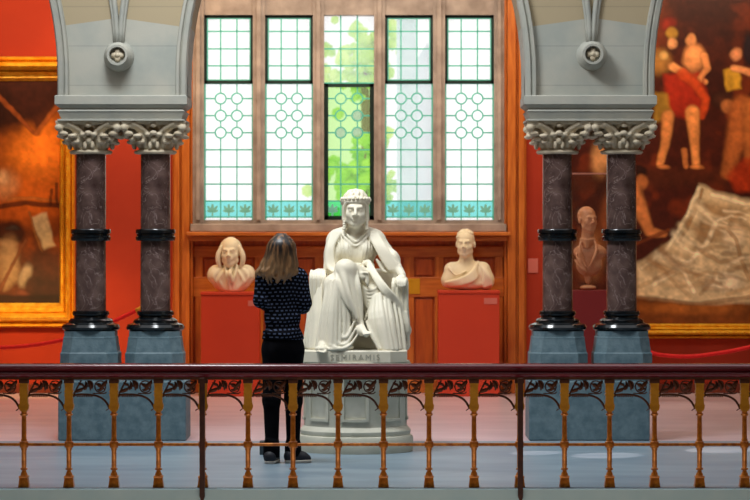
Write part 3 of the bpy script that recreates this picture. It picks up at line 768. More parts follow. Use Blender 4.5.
# --- figure
f = Field((SC-.50, YS-.50, zSl-.10), (SC+.52, YS+.34, zSl+1.42), .0068)
hc = S(355.5, 209, .03)
T = head(f, hc, 1.17, 0, .06, True)
f.cap(S(355.5,222,.06), S(355.5,240,.12), .055, .068, .03)
f.ell(S(356,250,.14), (.165,.11,.15), .03); f.ell(S(357,270,.15), (.13,.105,.14), .04); f.ell(S(357,292,.12), (.20,.16,.12), .05)
f.cap(S(336,239,.13), S(375,239,.13), .062, .062, .04)
f.cap(S(349,231,.12), S(338,236,.13), .05, .055, .04); f.cap(S(362,231,.12), S(374,236,.13), .05, .055, .04)
f.ell(S(345,251.5,.045), (.060,.050,.058), .05); f.ell(S(366,251.5,.045), (.060,.050,.058), .05); f.ell(S(355.5,246,.06), (.11,.06,.07), .04)
# her right arm (viewer's left)
f.cap(S(334,242,.12), S(332,266,.08), .060, .058, .04); f.ell(S(332,256,.08), (.062,.08,.12), .03); f.ell(S(331,268,.03), (.058,.075,.06), .03)
f.cap(S(334,270,.02), S(351,272,-.10), .045, .034, .02); f.cap(S(351,272,-.10), S(361,275,-.17), .033, .026, .015)
f.ell(S(363.5,277,-.19), (.036,.028,.028), .012)
for i, (dx, dy, L) in enumerate(((5.5,-1,1),(6.3,1.2,1),(6,3.2,1),(5,5,.9))):
    f.strand([S(364+.5*i-.6,275+1.6*i,-.19), S(364+dx*.6,276+dy*.5+1.6*i,-.215), S(364+dx*.75,279.5+dy*.6+1.2*i,-.205)], [.0115,.0105,.009], .003, 3)
f.strand([S(361,274.5,-.19), S(365,272.5,-.215), S(368,273.5,-.225)], [.013,.011,.009], .004, 3)
# her left arm (viewer's right)
f.cap(S(378,241,.12), S(393,262,.08), .062, .056, .04); f.ell(S(392,261,.06), (.062,.08,.085), .03)
f.cap(S(395,264,.03), S(402,275,-.06), .042, .031, .02); f.ell(S(402.5,278.5,-.10), (.034,.04,.026), .012)
for i in range(4):
    x = 397.5+i*2.5; f.strand([S(x+1,279,-.11), S(x+.3,281.5,-.165), S(x,287-abs(i-1.5)*.7,-.18)], [.0125,.0115,.009], .003, 3)
f.strand([S(398.5,277,-.09), S(396.3,280,-.13), S(395.7,283.5,-.15)], [.013,.012,.009], .004, 3)
# legs
f.cap(S(370,284,.08), S(346,270.5,-.20), .105, .082, .04); f.cap(S(345.5,271,-.21), S(357.5,322,-.28), .080, .043, .03)
f.ell(S(345,268.5,-.22), (.073,.07,.07), .02)
f.cap(S(344,288,.08), S(335,284,-.18), .10, .08, .04); f.cap(S(335,285,-.19), S(325.5,340,-.25), .078, .05, .03)
# feet
f.cap(S(359,324,-.28), S(361.5,331,-.33), .037, .036, .015); f.cap(S(361,330,-.33), S(366,334,-.40), .036, .024, .02)
for i in range(5): f.cap(S(363+i*1.7,332-i*.2+(.6 if i else 0),-.405), S(364.2+i*1.8,334.6-i*.25,-.43), .012-.001*i, .0105-.001*i, .003)
f.cap(S(325,343,-.28), S(322,347.5,-.36), .045, .036, .02); f.ell(S(321.5,349,-.40), (.045,.05,.026), .015)
for i in range(5): f.cap(S(325.4-i*2.0,350.5+(.3*i),-.43), S(325.2-i*2.1,352.6-abs(i-1)*.4,-.455), .013-.001*i, .011-.001*i, .003)
# robe: chest folds, pulled from the shoulders to the girdle
for i in range(13):
    u = i/12; xt = 339+u*33; xm = 339+u*33; xb = 346+u*19; side = abs(u-.5)*2
    top = (xt, 235+1.5*(1-side), .045+.02*side) if side > .45 else (xt, 241+9*(.45-side), .012)
    bul = .035*math.exp(-((xm-345)/5)**2)+.035*math.exp(-((xm-366)/5)**2)
    f.strand([S(*top), S(xm, 247, .005-bul*.8+.03*side**3), S(xm*.6+xb*.4, 256, .008-bul*.8+.03*side**3), S(xb, 264, .03)], [.007,.0105,.0105,.009], .007, 5)
f.strand([S(344,231,.055), S(349,237,.015), S(355.5,242,.0), S(362,237,.015), S(367,231,.055)], [.012,.012,.012,.012,.012], .008)
f.strand([S(341,232,.065), S(347,240,.012), S(355.5,246,-.005), S(364,240,.012), S(370,232,.065)], [.010,.010,.010,.010,.010], .008)
f.strand([S(338,266,.06), S(348,265.5,.02), S(357,265,.02), S(366,264,.02), S(373,265,.06)], .014, .008)
for i in range(9):
    x = 340+i*4.1; f.strand([S(x,266,.03), S(x+(i-4)*.5,273,.0), S(x+(i-4)*1.2,282,-.02)], [.011,.013,.010], .008, 4)
# sleeve and mantle folds
for i in range(6):
    t = i/5; f.strand([S(332+t*9,232+t*.5,.07), S(327.5+t*5.5,248,.005), S(327+t*7.5,264+t*2,-.03), S(331+t*10,271+t*2,-.06)], [.011,.014,.015,.010], .007)
for i in range(7):
    t = i/6; f.strand([S(367+t*11,232+t*2,.06), S(375+t*11,246+t*2,-.005), S(384+t*12,262+t*1,-.025), S(389+t*9,270-t*1,-.035)], [.010,.013,.016,.011], .007)
for i in range(4): f.strand([S(377+i*3,260+i*2,.03), S(384+i*3,271-i*.5,.0), S(394+i*2,272-i*2,-.03)], .012, .010)
# cloth over the crossed thigh and shin
for i in range(7):
    t = i/6; f.strand([S(336+t*5,270+t*5,-.24), S(338+t*9,284+t*8,-.305), S(346+t*10,303+t*7,-.325), S(357,316+t*6,-.325)], [.010,.013,.012,.009], .007)
for i in range(5):
    t = i/4; f.strand([S(353+t*3,266+t*2,-.20), S(357+t*2,285,-.27), S(360+t*1.5,303,-.28), S(360+t*2,320,-.285)], [.010,.013,.012,.009], .007)
f.strand([S(340,266,-.22), S(343,275,-.28), S(349,295,-.33), S(357,318,-.34)], [.02,.028,.02,.012], .02)
# skirt below the under leg: fan of long folds to the slab
f.folds([[S(327,282,-.22), S(336,280,-.29), S(343,288,-.30)], [S(322,312,-.28), S(333,312,-.34), S(350,315,-.30)], [S(317,346,-.30), S(332,348,-.38), S(350,346,-.35)]], 9, (.011,.017,.019), .008, .25, 4)
f.strand([S(331,284,-.20), S(328,310,-.25), S(325,338,-.29)], [.04,.04,.03], .03)
f.strand([S(340,290,-.22), S(342,315,-.24), S(344,344,-.25)], [.035,.035,.025], .03)
for (a,b,c,d) in (((330,345,-.38),(340,349,-.40),(350,345,-.38),(358,334,-.35)), ((334,340,-.36),(342,345,-.38),(349,341,-.36),(356,328,-.34)), ((338,333,-.34),(344,338,-.36),(349,334,-.35),(354,322,-.33))):
    f.strand([S(*a),S(*b),S(*c),S(*d)], [.012,.014,.012,.008], .010)
f.strand([S(316,349,-.32), S(330,349.5,-.39), S(345,349.5,-.38), S(352,347,-.36)], .015, .012)
# lap hollow and swags
f.ell(S(371,293,-.02), (.11,.13,.07), .04)
for i in range(6): f.strand([S(360+i*.6,282+i*3.2,-.16), S(367+i*.4,290+i*3.6,-.19), S(375+i*.6,289+i*3.0,-.18), S(383+i*.4,281+i*3,-.12)], [.009,.013,.013,.009], .010)
f.cap(S(366,300,-.10), S(370,318,-.16), .06, .03, .04)
# mantle falling on viewer's right
f.cap(S(380,299,-.03), S(392,302,-.04), .065, .065, .04); f.cap(S(386,308,-.05), S(391,345,-.12), .06, .075, .04)
f.folds([[S(372,300,-.20), S(382,293,-.20), S(398,300,-.15)], [S(369,320,-.28), S(385,318,-.31), S(402,322,-.21)], [S(380,349,-.32), S(390,349.5,-.36), S(404,349,-.24)]], 10, (.013,.020,.023), .008, .28, 9)
f.folds([[S(379,290,-.17), S(373,298,-.20), S(368,312,-.20)], [S(374,306,-.24), S(368,314,-.24), S(364,322,-.25)]], 5, .011, .010, .3, 11)
f.strand([S(367,322,-.28), S(372,335,-.33), S(379,349,-.36)], [.012,.016,.014], .012)
# sash with knot and hanging end
f.ell(S(368,262.5,-.01), (.03,.028,.024), .008); f.ell(S(364.5,263.5,-.01), (.02,.02,.02), .008)
for j in (-1,0,1): f.strand([S(369+j*1.4,264-j,-.03), S(376+j*1.6,277-j*1.2,-.15), S(385+j*1.8,290-j*1.6,-.21), S(396+j*1.6,302-j*1.6,-.18), S(402.5+j*1.8,315,-.16), S(404+j*1.6,326,-.17)], [.012,.016,.019,.019,.016,.014], .008)
for j in range(4): f.strand([S(401+j*1.8,312,-.17), S(402+j*2,324,-.18), S(401.5+j*2.2,334-(j%2)*2,-.18)], [.010,.012,.008], .006)
f.strand([S(363,266,-.01), S(361,275,-.06), S(363,286,-.10)], [.012,.014,.010], .008)
# drapery outside the chair arms
f.folds([[S(312,283,-.05), S(317,279,-.10), S(323,284,-.14)], [S(309,312,-.10), S(315,314,-.18), S(322,312,-.20)], [S(304,346,-.14), S(311,348,-.24), S(319,348,-.28)]], 6, (.014,.017,.018), .008, .3, 21)
f.cap(S(316,284,-.02), S(311,345,-.08), .045, .06, .03)
f.cap(S(404,300,-.02), S(404,345,-.05), .035, .05, .03)
f.folds([[S(401,304,-.10), S(405,300,-.02)], [S(406,325,-.12), S(409,326,.0)], [S(402,348,-.18), S(405,347,-.02)]], 4, .014, .012, .3, 23)
f.ell(S(407,330,-.08), (.035,.05,.05), .02)
f.ell((SC, YS, zSl-.09), (.9,.9,.075), .004, True)
f.obj('figure', M['marble'], st)
# --- hair and diadem
f = Field((SC-.17, YS-.16, hc[2]-.24), (SC+.17, YS+.26, hc[2]+.19), .0055)
f.ell(hc+[0,.035,.045], (.096,.118,.106), .02)
f.box(hc+[0,-.14,-.085], (.064,.125,.120), .04, .012, True)
for sx in (-1,1):
    for j in range(4):
        f.strand([hc+[0,-.078+.012*j,.098-.004*j], hc+[sx*(.045+.004*j),-.074+.018*j,.078-.002*j], hc+[sx*(.078+.004*j),-.045+.022*j,.035], hc+[sx*(.086+.003*j),-.02+.02*j,-.03], hc+[sx*(.084+.004*j),-.01+.018*j,-.085]], [.008,.012,.014,.013,.012], .004)
    f.strand([hc+[sx*.084,.02,-.07], hc+[sx*.082,.01,-.11], hc+[sx*.086,-.01,-.15]], [.020,.018,.012], .01)
    for j in range(6): f.ell(hc+[sx*(.086+.003*(j%2)),-.008-.003*j,-.06-.019*j], (.015,.015,.011), .004)
for j in range(11):
    a = PI+PI*j/10; f.strand([hc+[0,.02,.150], hc+[.05*math.cos(a)+.006*(-1)**j,.02+.06*math.sin(a),.138], hc+[.078*math.cos(a)-.006*(-1)**j,.03+.098*math.sin(a),.105], hc+[.09*math.cos(a),.035+.112*math.sin(a),.07]], [.008,.010,.011,.010], .005)
f.cap(hc+[0,.08,0], hc+[0,.12,-.16], .06, .04, .03)
f.obj('hair', M['marble'], st)
m = MB(); n = 40; rg = []
for r_, z in ((.098,.062),(.110,.060),(.114,.074),(.110,.092),(.104,.097),(.096,.092),(.096,.07)):
    rg.append([(hc[0]+r_*math.cos(2*PI*i/n), hc[1]+.03+r_*1.15*math.sin(2*PI*i/n), hc[2]+z-.03+(.012 if math.sin(2*PI*i/n) < 0 else 0)) for i in range(n)])
m.loft(rg+[rg[0]], caps=False)
for i in range(22):
    a = 2*PI*i/22; bmx = bmesh.new(); bmesh.ops.create_icosphere(bmx, subdivisions=1, radius=.016)
    for v in bmx.verts: v.co += Vector((hc[0]+.110*math.cos(a), hc[1]+.03+.127*math.sin(a), hc[2]+.098-.03+(.012 if math.sin(a) < 0 else 0)))
    m.bm(bmx)
m.obj('diadem', M['marble'], st, True)

# ================================================================== PEDESTALS AND BUSTS BY THE WALL
def red_pedestal(x0, x1, ytop, label, lab_x, m='red_ped', d=11.57*K, dep=.44, lab=True):
    a, b = PX(x0,d), PX(x1,d); zt = PZ(ytop, d); c = ((a+b)/2, d+dep/2, 0)
    e = empty('display_pedestal', c, label, 'pedestal')
    MB().box(a, b, d, d+dep, 0, zt-.035, .004).box(a+.004, b-.004, d-.006, d+dep, 0, .05, .003).obj('body', M[m], e)
    MB().box(a-.006, b+.006, d-.008, d+dep+.006, zt-.034, zt, .006).obj('top', M[m], e)
    if lab: MB().box(PX(lab_x[0],d), PX(lab_x[1],d), d-.004, d+.001, PZ(lab_x[3],d), PZ(lab_x[2],d)).obj('title_label', M['label'], e)
    return c, zt
c1, z1 = red_pedestal(201, 259, 292, 'red box pedestal under the long-haired bust, left of the statue', (248,260,300.5,306))
c2, z2 = red_pedestal(438.5, 499.5, 290.5, 'red box pedestal under the toga bust, right of the statue', (484,497,298,304))
# left bust: old man with long hair, ruffled coat
YB = 11.57*K+.22
B = lambda px, py, yl=0: P(px, py, YB+yl)
e = empty('bust', (PX(231,YB), YB, z1), 'cream marble bust of a long-haired balding man in a ruffled coat', 'bust')
f = Field((PX(204,YB), YB-.24, z1-.01), (PX(262,YB), YB+.22, z1+.66), .0075)
hc = B(230.5, 251.5, -.02); T = head(f, hc, 1.33, -.12, .02)
f.cap(B(231,266,.02), B(231,276,.04), .07, .09, .04)
f.ell(B(231,276.5,.04), (.240,.125,.115), .04); f.ell(B(217,274,.04), (.10,.10,.10), .04); f.ell(B(246,274,.04), (.10,.10,.10), .04)
f.ell(B(231.5,285,.03), (.185,.11,.085), .05); f.ell(B(231.5,289,.02), (.12,.10,.06), .04)
for pts, rr_ in ((((225,266,-.07),(227,276,-.105),(230,290,-.07)),.020),(((237,266,-.07),(235,276,-.105),(232,290,-.07)),.020),(((231,268,-.08),(230,274,-.125),(232,281,-.11)),.024),
    (((220,268,-.04),(214,277,-.06),(221,288,-.04)),.018),(((242,268,-.04),(248,277,-.06),(241,288,-.04)),.018),(((214,268,-.02),(210,277,-.01),(217,287,.0)),.014),(((248,268,-.02),(252,277,-.01),(246,287,.0)),.014),
    (((224,272,-.07),(219,280,-.07),(226,290,-.05)),.014),(((238,272,-.07),(243,281,-.07),(236,290,-.05)),.014)):
    f.strand([B(*p) for p in pts], [rr_*.7,rr_,rr_*.6], .022)
f.box((PX(231,YB), YB, z1-.1), (.4,.4,.101), 0, .003, True)
f.obj('body', M['marble_warm'], e)
f = Field(hc+[-.2,-.16,-.25], hc+[.2,.22,.2], .007)
f.ell(hc+[0,.05,.035], (.118,.125,.115), .02); f.box(hc+[0,-.16,-.02], (.078,.15,.2), .03, .015, True)
for sx in (-1,1):
    for j in range(5): f.strand([hc+[sx*.095,-.03+j*.03,.05], hc+[sx*.128,-.035+j*.03,-.03], hc+[sx*.130,-.03+j*.03,-.10], hc+[sx*.110,-.02+j*.03,-.165]], [.02,.026,.026,.018], .008)
f.obj('hair', M['marble_warm'], e)
# right bust: toga
e = empty('bust', (PX(467.5,YB), YB, z2), 'cream marble bust of a short-haired man wearing a draped toga', 'bust')
f = Field((PX(436,YB), YB-.24, z2-.01), (PX(499,YB), YB+.22, z2+.72), .0075)
hc = B(465.5, 243, -.02); head(f, hc, 1.22, -.18, .02)
f.cap(B(466,254,.02), B(466.5,268,.04), .068, .085, .04)
f.cap(B(452,270,.05), B(482,270,.05), .085, .09, .05); f.ell(B(467,276,.04), (.22,.12,.12), .04)
f.ell(B(449,280,.05), (.085,.09,.09), .04); f.ell(B(486,280,.05), (.09,.09,.11), .04); f.ell(B(467,284,.02), (.19,.12,.07), .04)
for j in range(8):
    t = j/7; f.strand([B(478-t*2,262+t*5,-.01), B(472+t*4,272+t*6,-.105), B(460+t*3,279+t*5,-.115), B(446+t*5,282+t*4,-.05)], [.013,.018,.018,.012], .009)
for j in range(6):
    t = j/5; f.strand([B(477+t*5,262+t*2,.0), B(484+t*5,272+t*3,-.05), B(484+t*8,287-t*3,-.04)], [.013,.018,.012], .010)
f.strand([B(449,268,-.03), B(456,275,-.09), B(466,271,-.09)], .008, .02)
f.box((PX(467,YB), YB, z2-.1), (.4,.4,.101), 0, .003, True)
f.obj('body', M['marble_warm'], e)
f = Field(hc+[-.17,-.17,-.2], hc+[.17,.2,.2], .007)
f.ell(hc+[0,.03,.045], (.094,.112,.100), .02); f.box(hc+[0,-.15,-.07], (.080,.15,.15), .03, .015, True)
rn = random.Random(3)
for j in range(60):
    a = rn.uniform(0,2*PI); b = rn.uniform(.2,1.3); q = hc+[.094*math.cos(a)*math.cos(b),.03+.11*math.sin(a)*math.cos(b),.045+.098*math.sin(b)]
    if q[1] < hc[1]-.04 and q[2] < hc[2]+.09: continue
    f.ell(q-np.array([0,0,.004]), (.017,.017,.012), .012)
f.obj('hair', M['marble_warm'], e)
# display case with a small bust, in front of the large painting
d = 11.1*K; a, b = PX(560,d), PX(617,d); zc_ = PZ(290.5,d); dep = .5
e = empty('display_case', ((a+b)/2, d+dep/2, 0), 'glass display case on a maroon pedestal between the right columns', 'display case')
MB().box(a, b, d, d+dep, 0, zc_, .004).obj('pedestal', M['maroon_ped'], e)
zg = PZ(174, d); t = .008
g = MB()
for q in ((a,b,d,d+t,zc_,zg),(a,b,d+dep-t,d+dep,zc_,zg),(a,a+t,d+t,d+dep-t,zc_,zg),(b-t,b,d+t,d+dep-t,zc_,zg)): g.box(*q)
g.box(a,b,d,d+dep,zg,zg+t); g.obj('glass_cover', M['case_glass'], e)
M['edge'] = mat('glass_edge', rgb(190,130,110), rgb(200,140,120), rough=.3)
MB().box(a-.003,b+.003,d-.003,d+.008,zg-.004,zg+.012).box(a-.003,a+.006,d-.003,d+.006,zc_,zg).box(b-.006,b+.003,d-.003,d+.006,zc_,zg).obj('edge_strip', M['edge'], e)
YD = d+dep/2; D = lambda px, py, yl=0: P(px, py, YD+yl)
e = empty('bust', (PX(588,YD), YD, zc_), 'tan bust of a bald man with neckcloth on a turned socle inside the glass case', 'bust')
f = Field((PX(568,YD), YD-.2, zc_-.01), (PX(612,YD), YD+.2, zc_+.95), .0075)
hc = D(587.5, 219, 0); head(f, hc, 1.12, .5, .0)
f.cap(D(588,230,.02), D(588,244,.03), .062, .075, .03); f.ell(D(590,252,.03), (.17,.10,.09), .04); f.ell(D(589,264,.02), (.135,.09,.13), .04)
f.cap(D(588,272,.02), D(588,281,.02), .05, .03, .02); f.ell((PX(588,YD), YD+.0, zc_+.025), (.085,.085,.03), .01); f.box((PX(588,YD), YD, zc_-.1), (.3,.3,.101), 0, .003, True)
for j in range(4): f.strand([D(581+j*1,239+j*2.2,-.04), D(587,240+j*2.4,-.09), D(594-j,239+j*2.2,-.04)], .014, .008)
for s_ in (-1,1):
    f.strand([D(588+s_*7,241,-.05), D(588+s_*8,252,-.10), D(588+s_*2,266,-.10)], [.012,.018,.012], .01)
for j in range(3): f.strand([D(577-j,248+j*6,-.03), D(580-j*.5,258+j*4,-.07), D(586,270+j,-.07)], .01, .01)
f.obj('body', M['terracotta'], e)

# ================================================================== PAINTINGS
def canvas(px0, px1, py0, py1, d, layers, m, name, parent, step=1.0, seed=1):
    nx = int((px1-px0)/step)+1; ny = int((py1-py0)/step)+1
    gx = np.linspace(px0, px1, nx); gy = np.linspace(py0, py1, ny); GX, GY = np.meshgrid(gx, gy)
    rs = np.random.RandomState(seed)
    def noise(sc):
        a = rs.rand(int(ny/sc)+3, int(nx/sc)+3); yy = (GY-py0)/step/sc; xx = (GX-px0)/step/sc
        iy = yy.astype(int); ix = xx.astype(int); fy = yy-iy; fx = xx-ix; fy = fy*fy*(3-2*fy); fx = fx*fx*(3-2*fx)
        return (a[iy,ix]*(1-fx)+a[iy,ix+1]*fx)*(1-fy)+(a[iy+1,ix]*(1-fx)+a[iy+1,ix+1]*fx)*fy
    N1 = noise(22)*.6+noise(9)*.4; N2 = noise(5)*.6+noise(2.5)*.4; WX = (noise(7)-.5)*5; WY = (noise(7)-.5)*5
    col = np.zeros((ny,nx,3)); 
    for L_ in layers:
        kind, cc, op = L_[0], np.array(rgb(*L_[1])[:3]), L_[2]
        if kind == 'bg': A = np.ones((ny,nx))*op
        elif kind == 'n': A = np.clip((N1-L_[3])*6, 0, 1)*op
        elif kind == 'e':
            cx, cy, rx, ry, ang, so = L_[3:]; ca, sa = math.cos(ang), math.sin(ang); X = GX-cx+WX*.4; Y = GY-cy+WY*.4
            q = np.sqrt(((X*ca+Y*sa)/rx)**2+((-X*sa+Y*ca)/ry)**2); A = np.clip((1-q)/so+.5, 0, 1)*op; cc = cc*(1.15-.6*np.clip(q,0,1.2)**2)[...,None]*(1+.12*np.clip((-X-Y)/(rx+ry),-1,1))[...,None]
        elif kind == 's':
            pts, r0, r1, so = L_[3:]; A = np.zeros((ny,nx)); QQ = np.full((ny,nx), 9.)
            for i in range(len(pts)-1):
                a = np.array(pts[i], float); b = np.array(pts[i+1], float); dd = b-a; X = GX+WX*.3; Y = GY+WY*.3
                t = np.clip(((X-a[0])*dd[0]+(Y-a[1])*dd[1])/(dd@dd), 0, 1); T0 = (i+t)/(len(pts)-1)
                q = np.sqrt((X-a[0]-t*dd[0])**2+(Y-a[1]-t*dd[1])**2)/(r0+(r1-r0)*T0); QQ = np.minimum(QQ, q); A = np.maximum(A, np.clip((1-q)/so+.5, 0, 1)*op)
            cc = cc*(1.15-.55*np.clip(QQ,0,1.2)**2)[...,None]
        elif kind == 'p':
            pts = L_[3]; so = L_[4]; q = np.full((ny,nx), 1e9); ins = np.zeros((ny,nx), bool); X = GX+WX*.4; Y = GY+WY*.4
            for i in range(len(pts)):
                a = np.array(pts[i], float); b = np.array(pts[(i+1)%len(pts)], float); dd = b-a
                t = np.clip(((X-a[0])*dd[0]+(Y-a[1])*dd[1])/(dd@dd), 0, 1); q = np.minimum(q, np.hypot(X-a[0]-t*dd[0], Y-a[1]-t*dd[1]))
                c = ((a[1] > Y) != (b[1] > Y)) & (X < (b[0]-a[0])*(Y-a[1])/((b[1]-a[1]) or 1e-9)+a[0]); ins ^= c
            A = np.clip(np.where(ins, q, -q)/so+.5, 0, 1)*op
        A = A[...,None]; col = col*(1-A)+cc*A
    col *= 1.22*(.62+.5*N2+.3*N1)[...,None]**1.3
    V = np.stack([(GX-375)*d/F, np.full_like(GX, d), EYE-(GY-HZ)*d/F], -1).reshape(-1,3)
    idx = np.arange(nx*ny).reshape(ny,nx); q = np.stack([idx[:-1,:-1], idx[1:,:-1], idx[1:,1:], idx[:-1,1:]], -1).reshape(-1,4)
    o = mk(name, V, q.tolist(), m, parent); me = o.data
    ca = me.color_attributes.new('paint', 'FLOAT_COLOR', 'POINT')
    ca.data.foreach_set('color', np.concatenate([col.reshape(-1,3), np.ones((nx*ny,1))], 1).ravel().astype(np.float32))
    return o
def paint_mat():
    m, nt, b = nodes('oil_paint'); a = nt.nodes.new('ShaderNodeVertexColor'); a.layer_name = 'paint'
    n = nt.nodes.new('ShaderNodeTexNoise'); n.inputs['Scale'].default_value = 60; bp = nt.nodes.new('ShaderNodeBump'); bp.inputs['Strength'].default_value = .15
    tc = nt.nodes.new('ShaderNodeTexCoord'); nt.links.new(tc.outputs['Object'], n.inputs['Vector'])
    nt.links.new(n.outputs['Fac'], bp.inputs['Height']); nt.links.new(bp.outputs[0], b.inputs['Normal'])
    nt.links.new(a.outputs['Color'], b.inputs['Base Color']); b.inputs['Roughness'].default_value = .45; b.inputs['Specular IOR Level'].default_value = .25
    return m
M['paint'] = paint_mat()
def frame(x0, x1, y0, y1, wd, d, parent, wb=None):
    """mitred gilt frame; outer rect in px at depth d, width in metres"""
    X0, X1, Z0, Z1 = PX(x0,d), PX(x1,d), PZ(y1,d), PZ(y0,d); wb = wb or wd
    prof = [(0,0),(0,-.05),(.06,-.075),(.12,-.07),(.18,-.04),(.24,-.05),(.30,-.10),(.42,-.115),(.52,-.09),(.60,-.05),(.64,-.065),(.72,-.045),(.78,-.03),(.88,-.035),(.94,-.02),(1,-.01),(1,.0)]
    rings = []
    for u, y in prof:
        a, bz = u*wd, u*wb; y = y*1.7; rings.append([(X0+a,d+y,Z0+bz),(X1-a,d+y,Z0+bz),(X1-a,d+y,Z1-bz),(X0+a,d+y,Z1-bz)])
    m = MB().loft(rings, caps=False); m.obj('frame', M['gold'], parent, 'auto')
    o = MB(); n1 = int((X1-X0)/.045); n2 = int((Z1-Z0)/.045)
    def bead(x, z, r=.011):
        o.add([(x+dx*r, d-.19+dy, z+dz*r) for dx,dy,dz in ((-1,0,0),(0,0,-1),(1,0,0),(0,0,1),(0,-.014,0))], [(0,1,4),(1,2,4),(2,3,4),(3,0,4)])
    for i in range(n1+1):
        x = X0+wd*.42+(X1-X0-.84*wd)*i/n1; bead(x, Z0+wb*.42, .016); bead(x, Z1-wb*.42, .016)
    for i in range(n2+1):
        z = Z0+wb*.42+(Z1-Z0-.84*wb)*i/n2; bead(X0+wd*.42, z, .014); bead(X1-wd*.42, z, .014)
    o.obj('beading', M['gold'], parent)
dP = YW-.03
e = empty('painting', (PX(-60,dP), YW-.02, PZ(326,dP)), 'gold-framed brown interior painting on the red wall at far left', 'painting')
frame(-190, 75, 57, 327, .165, dP, e, .26)
layers = [('bg',(96,44,14),1),('n',(140,64,16),.7,.5),
 ('e',(226,118,30),.95,46,165,44,56,.2,.9),('e',(178,80,18),.8,20,200,60,30,0,.9),
 ('p',(40,16,10),.92,[(-180,80),(62,80),(62,98),(40,118),(18,128),(-180,150)],14),
 ('p',(58,24,14),.9,[(-30,80),(10,92),(38,134),(62,98),(62,80)],8),
 ('s',(130,62,24),.9,[(-6,92),(14,112),(34,133)],2.6,2,.6),('s',(150,76,30),.8,[(36,134),(48,118),(62,100)],2.4,2.4,.6),
 ('e',(200,136,84),.7,5,185,14,16,.4,.8),('e',(220,170,120),.55,4,178,6,8,0,.8),
 ('s',(46,20,10),.8,[(0,207),(25,203),(62,206)],2.5,2.5,.6),('s',(150,92,40),.6,[(8,200),(30,198),(58,201)],2,1.4,.6),
 ('p',(186,160,116),.9,[(31,218),(46,212),(55,246),(44,250)],3),('s',(130,80,34),.8,[(29,212),(36,236),(42,252)],1.2,1.2,.5),
 ('e',(36,16,10),.85,10,232,16,12,.1,.5),('e',(60,50,40),.7,12,228,8,3,0,.5),
 ('p',(60,28,14),.85,[(30,250),(61,252),(61,302),(30,302)],8),
 ('e',(150,112,72),.85,8,262,12,26,.1,.5),('p',(164,130,88),.7,[(0,240),(16,244),(20,280),(4,290)],6),
 ('s',(110,58,26),.9,[(26,240),(14,262),(0,290)],1.8,1.8,.5),('e',(174,150,116),.85,25,276,6,13,.3,.5),('e',(80,40,20),.8,32,286,6,10,.2,.5),
 ('e',(50,22,12),.8,50,290,22,12,0,.8),('e',(110,56,34),.7,22,294,8,4,0,.7),('s',(24,10,6),.8,[(-100,300),(61,299)],5,4,.7),
 ('s',(60,26,10),.7,[(52,190),(50,205)],1.6,1.2,.4),('s',(50,22,10),.7,[(57,184),(57,204)],1.4,1.2,.4),
 ('e',(90,50,26),.7,-40,240,26,60,0,.6),('e',(160,110,70),.6,-42,200,10,12,0,.6),('e',(130,80,44),.6,-90,250,20,50,0,.6)]
canvas(-176, 61.5, 79, 304, dP-.012, layers, M['paint'], 'canvas', e, 1.0, 2)
e = empty('painting', (PX(770,dP), YW-.02, PZ(338,dP)), 'large dark painting with robed figures and pale cloth on the right wall', 'painting')
frame(552, 1010, -70, 338, .16, dP, e, .155)
